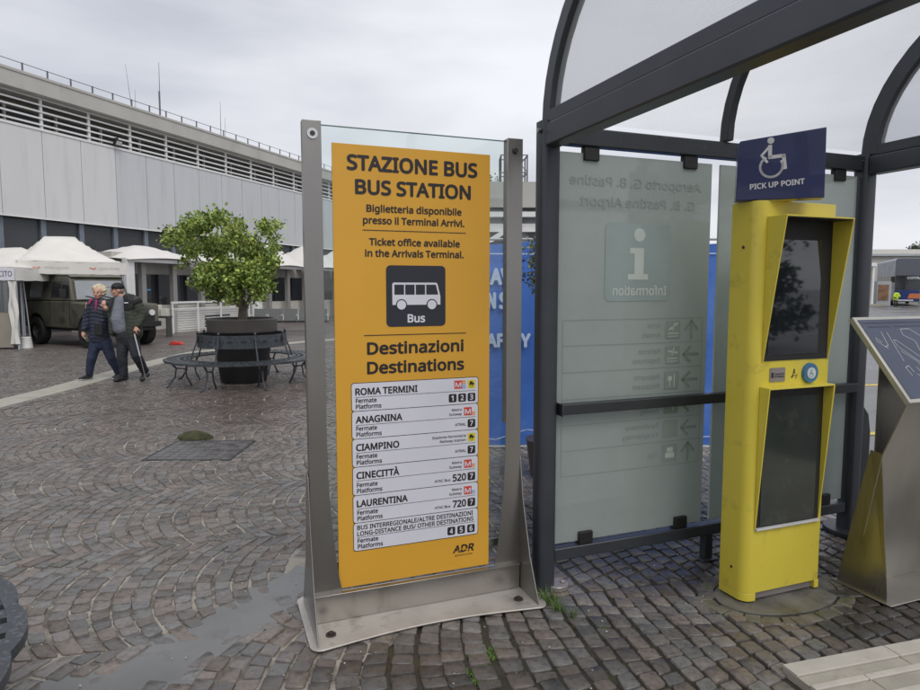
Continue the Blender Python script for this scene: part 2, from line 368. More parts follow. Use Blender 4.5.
# pale strip of stone running through the paving
strip = [(-6.42, 4.0), (-6.40, 10.3), (-6.62, 13.8), (-6.6, 16.2), (-5.9, 17.6), (-4.6, 19.4), (-2.0, 22.6)]
b = MB()
def offs(P, d):
    o = []
    for i, p in enumerate(P):
        a = P[max(i - 1, 0)]; c = P[min(i + 1, len(P) - 1)]; t = Vector((c[0] - a[0], c[1] - a[1])).normalized(); o.append((p[0] + t.y * d, p[1] - t.x * d))
    return o
fine = []
for a, c in zip(strip[:-1], strip[1:]):
    n = max(1, int(math.hypot(c[0] - a[0], c[1] - a[1]) / .8))
    for i in range(n): fine.append((a[0] + (c[0] - a[0]) * i / n, a[1] + (c[1] - a[1]) * i / n))
fine.append(strip[-1]); Lf = offs(fine, -.24); Rt = offs(fine, .24)
for i in range(len(fine) - 1):
    def sh(p, q, k): return (p[0] + (q[0] - p[0]) * k, p[1] + (q[1] - p[1]) * k)
    a, c, d, e_ = sh(Lf[i], Lf[i + 1], .008), sh(Rt[i], Rt[i + 1], .008), sh(Rt[i + 1], Rt[i], .008), sh(Lf[i + 1], Lf[i], .008)
    b.add([(*a, .003), (*c, .003), (*d, .003), (*e_, .003), (*a, -.02), (*c, -.02), (*d, -.02), (*e_, -.02)], [(0, 1, 2, 3), (0, 4, 5, 1), (1, 5, 6, 2), (2, 6, 7, 3), (3, 7, 4, 0)])
struct(b.build('stone_strip', 'strip_stone'))

# ---- cobbles laid in nested arcs
def seg_dist(X, Y, P):
    d = np.full(X.shape, 1e9)
    for (x0, y0), (x1, y1) in zip(P[:-1], P[1:]):
        vx, vy = x1 - x0, y1 - y0; t = np.clip(((X - x0) * vx + (Y - y0) * vy) / (vx * vx + vy * vy), 0, 1)
        d = np.minimum(d, np.hypot(X - x0 - t * vx, Y - y0 - t * vy))
    return d
gully = [(-2.2, 1.7), (-1.75, 2.15), (-1.35, 2.55), (-1.12, 2.9), (-.98, 3.25), (-.85, 3.7)]
gully2 = [(-1.35, 2.55), (-.95, 2.62), (-.72, 2.45)]
def kiosk_excl(X, Y): return ((X - 1.66) * .934 + (Y - 3.30) * .358) ** 2 / .37 ** 2 + (-(X - 1.66) * .358 + (Y - 3.30) * .934) ** 2 / .225 ** 2 < 1
def slab_excl(X, Y):
    u = (X - 1.345) * .963 + (Y - 2.59) * .27; v = -(X - 1.345) * .27 + (Y - 2.59) * .963
    return (u > 0) & (v < .0)
beta = R(14); cu, su = math.cos(beta), math.sin(beta); W = 1.22; RR = .80 * W
def warp(u, v, c):
    vl = v - c * W; arc = -(np.sqrt(np.maximum(RR * RR - vl * vl, .01)) - math.sqrt(RR * RR - W * W / 4))
    amp = 1 - .86 * np.clip((u - .25) / .9, 0, 1) * np.clip((6.5 - v) / 2.5, 0, 1)
    uu = u + amp * arc
    return uu * cu - v * su, uu * su + v * cu
quads = []
p_ = .096
for c in range(-1, 17):
    K = np.arange(-175, 130)
    phase = rng.uniform(0, p_)
    for k in K:
        u0 = k * p_ + phase + rng.normal(0, .004)
        n = int(rng.integers(12, 15)); vv = np.linspace(-.5, .5, n + 1) * W + c * W
        vv[1:-1] += rng.normal(0, .009, n - 1) ; 
        jig = rng.uniform(-.4, .4) * W / n; vv[1:-1] += jig
        a = vv[:-1]; e2 = vv[1:]
        def up(v_):                                    # joints run square to the arc
            vl = (v_ - c * W) / RR; s_ = vl * np.sqrt(1 - vl * vl) * p_ * 1.0; w_ = np.where(np.abs(v_ - c * W) > W * .499, 0, 1)
            return v_ - s_ * w_ * .9
        quads.append(np.stack([np.stack(warp(u0 + x_, y_, c), -1) for x_, y_ in ((p_ * .035, a), (p_ * .965, up(a)), (p_ * .965, up(e2)), (p_ * .035, e2))], 1))
Q = np.concatenate(quads, 0)                                       # n,4,2
cen = Q.mean(1); X, Y = cen[:, 0], cen[:, 1]
keep = (Y > .6) & (Y < 17.2) & (np.abs(X) < .76 * Y + 1.9) & (X > -13.4)
keep &= ~((X > 2.88) & (Y > 4.58))
keep &= ~((seg_dist(X, Y, strip) < .285)) & ~kiosk_excl(X, Y) & ~slab_excl(X, Y)
keep &= ~((X > -2.98) & (X < -2.14) & (Y > 5.95) & (Y < 6.73))
Q = Q[keep]; cen = cen[keep]; X, Y = cen[:, 0], cen[:, 1]; n = len(Q)
Q = Q + rng.normal(0, .0040, Q.shape)
Q = cen[:, None] + (Q - cen[:, None]) * (1 - (.045 + rng.uniform(0, .055, n) + .035 * np.clip((X + .2) / .5, 0, 1))[:, None, None])
dip = .0115 * np.exp(-(seg_dist(X, Y, gully) / .15) ** 2)
wav = .004 * np.sin(X * 2.1 + 1) * np.sin(Y * 1.7)
h = rng.normal(0, .0022, n) - dip + wav * .5
tilt = rng.normal(0, .019, (n, 2)) * np.clip(1.3 - Y / 14, .3, 1)[:, None]
# stone colour: porphyry greys and browns
base = np.array([.155, .140, .130]); br = np.array([.158, .132, .115]); gr = np.array([.146, .141, .136]); rd = np.array([.158, .120, .108])
mixk = rng.random(n); colr = np.where((mixk < .25)[:, None], br, np.where((mixk < .5)[:, None], gr, base)); 
redness = np.clip(np.exp(-((X + 2.6) ** 2 / 5 + (Y - 9.5) ** 2 / 9)), 0, 1) * .7
colr = colr * (1 - redness[:, None]) + rd * redness[:, None]
wetn = np.exp(-(((X - 1.3) / .95) ** 4 + ((Y - 4.0) / .62) ** 4)) + np.exp(-(((X - 2.15) / .5) ** 4 + ((Y - 3.15) / .33) ** 4)) + .95 * np.exp(-(((X + .1) / .55) ** 2 + ((Y - 2.55) / .25) ** 2))
wetn = np.clip(wetn + .35 * np.sin(X * 5.1 + 2 * np.sin(Y * 4)) * np.exp(-((X - .9) / 1.1) ** 2), 0, 1)
wetn = np.maximum(wetn, .5 * np.exp(-((X + 3.1) ** 2 / 1.2 + (Y - 9.6) ** 2 / 7)))
colr = colr * rng.uniform(.68, 1.20, n)[:, None] * (1 - .66 * wetn[:, None])
def outline(Qs, M8):
    if not M8: return Qs
    P = []
    for i in range(4):
        a, bq, d = Qs[:, i], Qs[:, (i + 1) % 4], Qs[:, (i - 1) % 4]
        f1, f2 = rng.uniform(.05, .15, (2, len(Qs), 1)); P += [a + (d - a) * f1, a + (bq - a) * f2]
    return np.stack(P, 1)
def cobble_arrays(sel, M8):
    O = outline(Q[sel], M8); m, k = O.shape[:2]; c = cen[sel]; hh = h[sel]; tl = tilt[sel]
    def ring(s, z):
        P = c[:, None] + (O - c[:, None]) * s; zz = z + hh[:, None] + ((P - c[:, None]) * tl[:, None]).sum(-1); return np.dstack([P, zz])
    rings = [ring(1.02, -.030), ring(1., -.0045), ring(.945, -.0006)] if M8 else [ring(1., -.02), ring(.95, 0)]
    parts = rings + ([np.concatenate([c, (hh + rng.normal(.0006, .0012, m))[:, None]], 1)[:, None]] if M8 else [])
    V = np.concatenate(parts, 1); vp = V.shape[1]; F = []
    for r in range(len(rings) - 1):
        for i in range(k): F.append([r * k + i, r * k + (i + 1) % k, (r + 1) * k + (i + 1) % k, (r + 1) * k + i])
    T = []
    t0 = (len(rings) - 1) * k
    if M8: T = [[t0 + i, t0 + (i + 1) % k, len(rings) * k] for i in range(k)]
    else: F.append([t0 + i for i in range(k)])
    off = (np.arange(m) * vp)[:, None, None]
    return V.reshape(-1, 3), (np.array(F)[None] + off).reshape(-1, 4), (np.array(T)[None] + off).reshape(-1, 3) if T else np.zeros((0, 3), int), np.repeat(colr[sel], vp, 0)
near = Y < 7.5
V1, F1, T1, C1 = cobble_arrays(near, True); V2, F2, T2, C2 = cobble_arrays(~near, False); F2 = F2 + len(V1)
VV = np.concatenate([V1, V2]); FF = np.concatenate([F1, F2]); TT = T1; CC = np.concatenate([C1, C2])
me = bpy.data.meshes.new('cobblestones'); me.vertices.add(len(VV)); me.vertices.foreach_set('co', VV.astype(np.float32).ravel())
nl = len(FF) * 4 + len(TT) * 3; me.loops.add(nl); me.loops.foreach_set('vertex_index', np.concatenate([FF.ravel(), TT.ravel()]).astype(np.int32))
me.polygons.add(len(FF) + len(TT)); me.polygons.foreach_set('loop_start', np.concatenate([np.arange(len(FF)) * 4, len(FF) * 4 + np.arange(len(TT)) * 3]).astype(np.int32))
me.update(calc_edges=True)
at = me.attributes.new('tone', 'FLOAT_COLOR', 'POINT'); at.data.foreach_set('color', np.concatenate([CC, np.ones((len(CC), 1))], 1).astype(np.float32).ravel())
me.materials.append(M['cobble']); me.validate()
me.polygons.foreach_set('use_smooth', [True] * len(me.polygons)); me.set_sharp_from_angle(angle=R(52))
o = bpy.data.objects.new('cobblestone_paving', me); COL.objects.link(o); struct(o)

# silt and standing water filling the gully between the cobbles
def band(P, ws, z):
    V = []; F = []
    pts = []; wl = []
    for i in range(len(P) - 1):
        for k in range(6): t = k / 6; pts.append((P[i][0] + (P[i + 1][0] - P[i][0]) * t, P[i][1] + (P[i + 1][1] - P[i][1]) * t)); wl.append(ws[i] + (ws[i + 1] - ws[i]) * t)
    A = offs(pts, 1); 
    for p, q, wd in zip(pts, A, wl):
        dx, dy = q[0] - p[0], q[1] - p[1]; a = wd * random.uniform(.75, 1.2); c = wd * random.uniform(.75, 1.2)
        V += [(p[0] - dx * a, p[1] - dy * a, z), (p[0] + dx * c, p[1] + dy * c, z)]
    for i in range(len(pts) - 1): F.append((2 * i, 2 * i + 1, 2 * i + 3, 2 * i + 2))
    return V, F
b = MB(); b.add(*band(gully, [.26, .24, .21, .19, .16, .06], -.0046))
struct(b.build('puddle', 'silt'))

# manhole plate set in the paving, and the moss growing at its edge
b = MB().m('wet_plate'); b.box(-2.96, -2.16, 5.97, 6.71, -.02, -.003)
b.m('iron')
for (x0, x1, y0, y1) in ((-2.97, -2.15, 5.955, 5.975), (-2.97, -2.15, 6.705, 6.725), (-2.975, -2.955, 5.975, 6.705), (-2.165, -2.145, 5.975, 6.705)): b.box(x0, x1, y0, y1, -.02, .002)
b.m('wet_plate')
for i in range(9):
    for j in range(8): b.box(-2.945 + i * .087, -2.945 + i * .087 + .078, 5.985 + j * .09, 5.985 + j * .09 + .08, -.003, .0005 + random.uniform(-.001, .001))
tag(b.build('manhole_cover'), 'dark wet square cover with an iron rim, sunk level in the cobbles', 'manhole cover')
b = MB(); b.ball((-2.83, 6.83, -.005), (.19, .11, .085), 18)
o = b.build('moss_mound', 'moss', smooth=True)
for v in o.data.vertices: v.co += Vector((random.gauss(0, .004), random.gauss(0, .004), random.gauss(0, .004)))
tag(o, 'low dome of brown green moss at the edge of the sunken cover', 'moss')

def tufts(name, spots, mt, kind_label, blade=(.05, .10), dens=40, rad=.05, wide=.004, seed=3):
    rr = random.Random(seed); b = MB()
    for (x, y, s) in spots:
        for i in range(int(dens * s)):
            a = rr.uniform(0, 6.28); q = rr.random() ** .6 * rad * s; px, py = x + q * math.cos(a), y + q * math.sin(a)
            L = rr.uniform(*blade) * (.5 + .5 * s); a2 = rr.uniform(0, 6.28); ln_ = rr.uniform(.2, .9) * L; wd = wide * rr.uniform(.6, 1.3)
            dx, dy = math.cos(a2), math.sin(a2)
            P = [(px + dx * ln_ * t * t, py + dy * ln_ * t * t, L * (t - .25 * t * t * (ln_ / L)) - .012) for t in (0, .5, 1)]
            nx, ny = -dy * wd, dx * wd
            b.add([(P[0][0] - nx, P[0][1] - ny, P[0][2]), (P[0][0] + nx, P[0][1] + ny, P[0][2]), (P[1][0] + nx * .8, P[1][1] + ny * .8, P[1][2]), (P[1][0] - nx * .8, P[1][1] - ny * .8, P[1][2]), P[2]], [(0, 1, 2, 3), (3, 2, 4)])
    o = b.build(name, mt); tag(o, kind_label, 'grass', kind='stuff'); return o
tufts('grass_tuft', [(.46, 3.19, 1.2), (.49, 3.12, 1.), (.55, 3.06, .6), (.42, 3.24, .8)], 'grass', 'bright grass growing at the foot of the shelter post', (.03, .10), 55, .035, .0022)
tufts('weed_patch', [(.09, 2.72, 1.), (.14, 2.74, .9), (.18, 2.73, .6), (.03, 2.58, .7), (.07, 2.545, .8), (.02, 2.50, .6), (.10, 2.67, .5), (.68, 2.95, .3)], 'grass', 'small bright weeds in the cobble joints before the sign', (.006, .016), 260, .062, .0035, 5)
mossspots = [(rng.uniform(.2, 2.2), rng.uniform(2.5, 3.6), rng.uniform(.2, .6)) for i in range(60)]
tufts('joint_moss', mossspots, 'moss', 'dark moss in the wet cobble joints', (.004, .010), 50, .05, .003, 6)

b = MB(); rr = random.Random(31)
for i in range(260):
    x = rr.uniform(-2.2, 2.6); y = rr.uniform(2.0, 5.2); s_ = rr.uniform(.0025, .006)
    if slab_excl(np.array([x]), np.array([y]))[0] or kiosk_excl(np.array([x]), np.array([y]))[0]: continue
    b.ball((x, y, .001), (s_, s_ * .8, s_ * .6), 5)
tag(b.build('loose_grit', 'pale_stone_light'), 'pale specks of grit scattered over the nearest cobbles', 'grit', kind='stuff')
# ------------------------------------------------------------------ bus station sign
SO = (-.667, 2.969, 0)
sg = thing('information_sign', 'tall yellow bus station sign in a stainless steel stand on the cobbles', 'sign', SO, A21)
def post_poly(x0, flip):
    P = [(0, .005), (0, 2.346), (.084, 2.346), (.084, .95), (.088, .72), (.098, .52), (.112, .38), (.132, .22), (.155, .10), (.162, .005)]
    return [(x0 + (p[0] if not flip else -p[0]), p[1]) for p in P]
for flip, x0 in ((False, -.036), (True, 1.054)):
    b = MB(); b.prism(post_poly(x0, flip), 0, .006)
    xo = x0 if not flip else x0 - .006
    b.box(xo + (-.0 if not flip else 0), xo + .006, .0065, .05, .4, 2.346)
    xi = x0 + .078 if not flip else x0 - .084
    b.box(xi, xi + .006, .0065, .05, .9, 2.344)
    p = b.build('post', 'steel', sg, bevel=.0015)
    q = MB(); s_ = 1 if not flip else -1; cx = x0 + s_ * .044
    q.tube([(cx, .004, 2.287), (cx, -.007, 2.287)], [.026, .024], 24); q.m('dark_bolt'); q.tube([(cx, -.0065, 2.287), (cx, -.0085, 2.287)], .013, 6)
    if flip: q = MB().m('dark_bolt'); q.tube([(cx, .004, 2.285), (cx, -.012, 2.285)], [.017, .013], 20)
    else: q.mats = ['chrome', 'dark_bolt']; q.mi = [0 if i < 26 else 1 for i in range(len(q.f))]
    q.build('cap_screw', parent=p, smooth=True)
    # gusset: triangular side plate standing on the base
    b = MB(); xg = x0 - .002 if not flip else x0 - .004 + .002
    prof = [(.0, .72), (-.035, .50), (-.12, .22), (-.225, .012), (.26, .012), (.13, .30), (.05, .75)]
    b.prism([(a, z) for a, z in prof], xg - (.006 if not flip else 0), xg - .0005 if not flip else xg + .006, 'x')
    b.build('side_plate', 'steel', sg, bevel=.0015)
# base plate: slightly concave front edge
P = []
x0, x1, y0, y1 = -.075, 1.105, -.245, .30
for i in range(25):
    t = i / 24; P.append((x0 + .05 + (x1 - x0 - .1) * t, y0 + .055 * math.sin(math.pi * t) ** 1))
for i in range(6): a = R(-90 + 90 * i / 5); P.append((x1 - .05 + .05 * math.cos(a), y0 + .05 + .05 * math.sin(a)))
for i in range(6): a = R(0 + 90 * i / 5); P.append((x1 - .05 + .05 * math.cos(a), y1 - .05 + .05 * math.sin(a)))
for i in range(6): a = R(90 + 90 * i / 5); P.append((x0 + .05 + .05 * math.cos(a), y1 - .05 + .05 * math.sin(a)))
for i in range(6): a = R(180 + 90 * i / 5); P.append((x0 + .05 + .05 * math.cos(a), y0 + .05 + .05 * math.sin(a)))
b = MB(); b.prism(P[::-1], .004, .012, 'z'); bp = b.build('base_plate', 'steel_base', sg, bevel=.002)
for x in (.03, .985):
    b = MB(); b.cyl(x, -.13, .012, .0175, .024, 20); b.cyl(x, -.13, .0175, .027, .013, 6); b.build('anchor_bolt', 'dark_bolt', bp, smooth=True)
b = MB(); b.box(-.031, 1.049, -.012, -.004, .013, .138); b.box(-.031, 1.049, -.026, .004, .138, .150); b.build('kick_plate', 'steel', sg, bevel=.002)
b = MB(); b.box(-.03, 1.05, .052, .058, .235, .275); b.tube([(.02, .05, .255), (.02, .045, .255)], .009, 10); b.build('rear_rail', 'steel_dull', sg, bevel=.002)
b = MB(); b.box(.03, .99, .028, .036, .20, 2.333); gl_ = b.build('glass_sheet', 'clear_glass', sg)
b = MB(); b.box(.046, .972, .0275, .0365, 2.333, 2.337); b.build('glass_edge', 'clear_edge', gl_)
pn = MB(); pn.box(.097, .882, .018, .026, .155, 2.259); pn = pn.build('yellow_panel', 'sign_yellow', sg, bevel=.001)
PY = .0165
b = MB().m('ink')
text(b, 'STAZIONE BUS', .164, .813, 2.145, .064, PY, .024); text(b, 'BUS STATION', .201, .778, 2.037, .062, PY, .024)
text(b, 'Biglietteria disponibile', .253, .729, 1.956, .031, PY, .02); text(b, 'presso il Terminal Arrivi.', .236, .744, 1.901, .031, PY, .02)
hline(b, [(.235, 1.870), (.750, 1.870)], .0035, PY)
text(b, 'Ticket office available', .264, .720, 1.801, .031, PY, .02); text(b, 'in the Arrivals Terminal.', .244, .740, 1.748, .031, PY, .02)
hline(b, [(.236, 1.3755), (.752, 1.3755)], .004, PY)
text(b, 'Destinazioni', .248, .740, 1.286, .054, PY, .022); text(b, 'Destinations', .247, .743, 1.193, .054, PY, .022)
b.build('lettering', parent=pn)
# bus pictogram
b = MB().m('ink_blue'); flat(b, rrect(.344, .644, 1.414, 1.708, .022), PY)
b.m('print_white'); y = PY - .0006
flat(b, [(.374, 1.519), (.374, 1.619), (.380, 1.626), (.595, 1.626), (.602, 1.620), (.617, 1.56), (.617, 1.519)], y)
b.m('ink_blue'); y = PY - .0012
for a, c in ((.384, .432), (.438, .485), (.491, .538)): flat(b, [(a, 1.568), (c, 1.568), (c, 1.616), (a, 1.616)], y)
flat(b, [(.544, 1.568), (.606, 1.568), (.594, 1.616), (.544, 1.616)], y)
for cx in (.419, .573):
    b.m('ink_blue'); flat(b, disc(cx, 1.519, .028), y)
    b.m('print_white'); flat(b, disc(cx, 1.519, .0225), y - .0006)
b.m('print_white'); text(b, 'Bus', .449, .538, 1.435, .037, PY - .0006, .02)
b.build('bus_pictogram', parent=pn)
# timetable boxes
zb = [1.150, 1.015, .8805, .744, .605, .4685, .3295]
tb = MB(); BX0, BX1 = .169, .821
for i in range(6):
    z1, z0 = zb[i], zb[i + 1]
    tb.m('ink'); flat(tb, rrect(BX0, BX1, z0 - .0016, z1 + .0016, .014), PY)
for i in range(6):
    z1, z0 = zb[i], zb[i + 1]
    tb.m('print_white'); flat(tb, rrect(BX0 + .0028, BX1 - .0028, z0 + .0016, z1 - .0016, .0125), PY - .0005)
board = tb.build('destination_table', parent=pn)
b = MB(); y = PY - .0012; k = lambda n: b.m(n)
def tile(x0, z0, s, ch):
    b.m('ink'); flat(b, rrect(x0, x0 + s, z0, z0 + s, .007), y); b.m('print_white'); text(b, ch, x0 + s * .29, x0 + s * (.71 if ch != '1' else .62), z0 + s * .2, s * .6, y - .0006, .018)
def metro(x0, z0, s, extra=()):
    b.m('print_red'); flat(b, [(x0, z0), (x0 + s, z0), (x0 + s, z0 + s), (x0, z0 + s)], y); b.m('print_white'); text(b, 'M', x0 + s * .12, x0 + s * .88, z0 + s * .2, s * .55, y - .0006, .016)
    for j, (ch, c, top) in enumerate(extra):
        q = s * .44; zz = z0 + (s - q if top else 0); b.m(c); flat(b, [(x0 + s + .001, zz), (x0 + s + q, zz), (x0 + s + q, zz + q), (x0 + s + .001, zz + q)], y)
        b.m('print_white'); text(b, ch, x0 + s + q * .25, x0 + s + q * .8, zz + q * .18, q * .62, y - .0006, .012)
def train(x0, z0, s):
    b.m('print_yellow'); flat(b, [(x0, z0), (x0 + s, z0), (x0 + s, z0 + s), (x0, z0 + s)], y); b.m('ink')
    yy = y - .0006; f = lambda P: flat(b, [(x0 + p[0] * s, z0 + p[1] * s) for p in P], yy)
    f([(.22, .42), (.80, .42), (.86, .55), (.80, .66), (.62, .66), (.62, .84), (.28, .84), (.28, .66), (.18, .6)]); f([(.25, .26), (.38, .26), (.42, .38), (.22, .38)]); f([(.58, .26), (.72, .26), (.76, .38), (.55, .38)]); f([(.3, .1), (.7, .1), (.7, .15), (.3, .15)])
names = ['ROMA TERMINI', 'ANAGNINA', 'CIAMPINO', 'CINECITTÀ', 'LAURENTINA']; wid = [.497, .419, .402, .401, .443]
for i in range(6):
    z1, z0 = zb[i], zb[i + 1]; hgt = z1 - z0
    b.m('ink')
    if i < 5:
        text(b, names[i], .188, wid[i], z1 - .057, .031, y, .022); hline(b, [(.188, z1 - .068), (.803, z1 - .068)], .002, y)
    else:
        text(b, 'BUS INTERREGIONALE/ALTRE DESTINAZIONI', .188, .792, z1 - .034, .0215, y, .015); text(b, 'LONG-DISTANCE BUS/ OTHER DESTINATIONS', .188, .795, z1 - .0645, .0215, y, .015); hline(b, [(.188, z1 - .072), (.803, z1 - .072)], .002, y)
    text(b, 'Fermate', .190, .292, z0 + .0405, .020, y, .017); text(b, 'Platforms', .190, .315, z0 + .0115, .020, y, .017)
s = .042
for x, ch in ((.660, '1'), (.711, '2'), (.762, '3')): tile(x, zb[1] + .013, s, ch)
metro(.690, zb[0] - .055, s, (('A', 'print_orange', True), ('B', 'print_skyblue', False))); train(.762, zb[0] - .055, s)
for i in (1, 2, 3, 4):
    tile(.762, zb[i + 1] + .013, s, '7')
    zt = zb[i] - .059
    b.m('ink')
    if i == 2: text(b, 'Stazione Ferroviaria', .572, .752, zt + .026, .0125, y, .012); text(b, 'Railway station', .613, .752, zt + .004, .0125, y, .012); train(.762, zt, s)
    else:
        text(b, 'Metro', .677, .731, zt + .026, .0125, y, .012); text(b, 'Subway', .662, .731, zt + .004, .0125, y, .012)
        metro(.742, zt, s, ((('A', 'print_orange', False),) if i != 4 else (('B', 'print_skyblue', False),)))
    b.m('ink')
    if i in (1, 2): text(b, 'ATRAL', .693, .753, zb[i + 1] + .025, .013, y, .014)
    else: text(b, ('520', '720')[i - 3], .680, .754, zb[i + 1] + .017, .034, y, .022); text(b, 'ATAC Bus', .583, .668, zb[i + 1] + .020, .0125, y, .014)
for x, ch in ((.652, '4'), (.706, '5'), (.760, '6')): tile(x, zb[6] + .013, s, ch)
b.build('table_lettering', parent=board)
b = MB().m('ink'); sk = Matrix(((1, 0, .18, -.18 * .235), (0, 1, 0, 0), (0, 0, 1, 0), (0, 0, 0, 1)))
b.t(sk); text(b, 'ADR', .680, .795, .245, .036, PY, .022); b.t(Matrix.Identity(4)); text(b, 'AEROPORTI DI ROMA', .690, .790, .224, .009, PY, .01)
b.m('sign_yellow'); hline(b, [(.700, .250), (.735, .262)], .003, PY - .0005); hline(b, [(.738, .262), (.772, .250)], .004, PY - .0005)
b.build('operator_logo', parent=pn)
# ------------------------------------------------------------------ shelter
LO = (.444, 3.353, 0)
sh = thing('bus_shelter', 'dark grey steel bus shelter with barrel vaulted clear roof and frosted glass back', 'shelter', LO, A21)
SW, SD, HB = 2.25, 2.4, 2.40
def elp(t):                                            # height of the vault over the eaves
    return .9 * math.sqrt(max(0, 1 - (1 - t / 1.2) ** 2))
arcpts = [(t, elp(t)) for t in [1.2 * (1 - math.cos(math.pi * i / 28)) for i in range(29)]]
def post(x, y, r=.052, h=HB + .03):
    b = MB(); b.prism(rrect(x - r, x + r, y - r, y + r, .03, 5), -.01, h, 'z'); p = b.build('post', 'frame_grey', sh, smooth=True)
    q = MB(); q.tube([(x - r - .004, y - .02, h - .05), (x - r - .02, y - .02, h - .05)], .013, 12); q.build('bolt', 'chrome', p, smooth=True)
    return p
p1 = post(0, 0); p2 = post(SW, 0, .052)
for (x, y) in ((0, -SD), (SW, -SD)): post(x, y)
# foot flange with bolt beside the left post
b = MB(); b.prism(disc(.07, -.02, .062, 20), .0, .028, 'z'); b.cyl(.10, -.03, .028, .04, .014, 6); b.build('foot_flange', 'plate_grey', p1, bevel=.004)
b = MB(); b.prism([(SW + q0, q1) for q0, q1 in [(.045, 0), (.045, .84), (.065, .85), (.125, .78), (.15, .66), (.15, 0)]], -.02, .02, 'y'); b.build('foot_fin', 'frame_dark', p2, bevel=.006)
b = MB(); b.cyl(SW + .02, -.01, .0, .035, .16, 28); b.build('foot_flange', 'frame_dark', p2, bevel=.006)
b = MB(); b.box(.053, SW - .056, -.03, .03, 2.325, 2.415); bk = b.build('eaves_beam', 'frame_dark', sh, bevel=.006)
b = MB(); b.box(-.03, SW + .03, -SD - .03, -SD + .03, 2.325, 2.415); b.build('eaves_beam', 'frame_dark', sh, bevel=.006)
for x in (0, SW):
    b = MB(); b.box(x - .045, x + .045, -SD + .053, -.053, 2.30, 2.41); b.build('tie_beam', 'frame_grey', sh, bevel=.008)
    b = MB(); b.box(x - .030, x + .030, -SD + .06, -.06, 2.413, 2.475); b.build('infill_frame', 'frame_grey', sh, bevel=.004)
def rib(x, wd, dp, mt='frame_grey'):
    b = MB(); V = []; F = []
    for (t, hh) in arcpts:
        # normal of ellipse
        nx, nz = (t - 1.2) / 1.2 ** 2, hh / .9 ** 2; L_ = math.hypot(nx, nz) or 1; nx /= L_; nz /= L_
        for (dx, k) in ((-wd, .012), (wd, .012), (wd, -dp), (-wd, -dp)): V.append((x + dx, -(t + nx * k), HB + .02 + hh + nz * k))
    m_ = len(arcpts)
    for i in range(m_ - 1):
        for k in range(4): a = i * 4 + k; c = i * 4 + (k + 1) % 4; F.append((a, c, c + 4, a + 4))
    F += [(0, 1, 2, 3), tuple(range(4 * m_ - 4, 4 * m_))]
    b.add(V, F); return b.build('roof_rib', mt, sh, smooth=True, bevel=.003)
rib(0, .03, .065); rib(SW, .032, .09); rib(1.12, .022, .05, 'frame_dark')
b = MB(); V = []; F = []
for (t, hh) in arcpts:
    for x in (-.03, SW + .03): V.append((x, -t, HB + .045 + hh))
for i in range(len(arcpts) - 1): F.append((2 * i, 2 * i + 1, 2 * i + 3, 2 * i + 2))
b.add(V, F); b.build('roof_sheet', 'roof_sheet', sh, smooth=60)
for x in (0, SW):
    b = MB(); b.face([(x, -t, HB + .0 + max(.074, hh - .02)) for (t, hh) in arcpts]); b.build('end_sheet', 'end_sheet', sh)
b = MB(); b.box(.053, SW - .056, -.075, -.028, .945, 1.0); b.box(.053, .06, -.09, -.0, .94, 1.005); b.build('handrail', 'frame_dark', sh, bevel=.005)
b = MB(); b.box(.053, SW - .056, -.03, .03, .15, .215); rl = b.build('bottom_rail', 'frame_grey', sh, bevel=.005)
for x in (1.09,):
    b = MB(); b.box(x - .027, x + .027, -.025, .025, .008, .149); b.box(x - .06, x + .06, -.05, .05, 0, .008); b.build('rail_leg', 'frame_dark', rl, bevel=.003)
gp = []
for (a, c) in ((.058, 1.037), (1.098, SW - .075)):
    b = MB(); b.box(a, c, -.006, .006, .235, 2.292); g_ = b.build('frosted_pane', 'frosted', sh); gp.append(g_)
    for xx in (a + .19, c - .155):
        b = MB(); b.box(xx - .045, xx + .045, -.02, .02, 2.255, 2.324); b.build('clamp', 'rubber', g_, bevel=.004)
        b = MB(); b.box(xx - .042, xx + .042, -.026, .026, .216, .285); b.build('clamp', 'rubber', g_, bevel=.004)
# graphics on the pane read from the far side, so they are mirrored here
b = MB().m('glass_graphic'); y = -.0085
text(b, 'Aeroporto G. B. Pastine', .124, .960, 2.134, .046, y, .012, True)
text(b, 'G. B. Pastine Airport', .185, .923, 2.030, .046, y, .012, True)
b.m('glass_icon'); flat(b, rrect(.345, .765, 1.53, 1.945, .03), y)
b.m('glass_graphic_pale'); y2 = y - .0008
flat(b, disc(.560, 1.885, .036), y2); flat(b, [(.49, 1.645), (.62, 1.645), (.62, 1.675), (.59, 1.675), (.59, 1.815), (.50, 1.815), (.50, 1.785), (.53, 1.785), (.53, 1.675), (.49, 1.675)], y2)
text(b, 'Information', .395, .745, 1.562, .048, y2, .012, True)
rows = [1.432, 1.297, 1.156, 1.012, .872, .735, .598]
wd = [('Arrivi', 'Arrivals', 0), ('Partenze', 'Departures', 1), ('Ristorante', 'Restaurant', 1), ('Parcheggi', 'Parking', 1), ('Parafarmacia', 'Parapharmacy', 1), ('Taxi', '', 0)]
b.m('glass_graphic')
for z in rows: hline(b, [(.095, z), (1.003, z)], .003, y)
for x in (.095, 1.003): hline(b, [(x, rows[0]), (x, rows[-1])], .003, y)
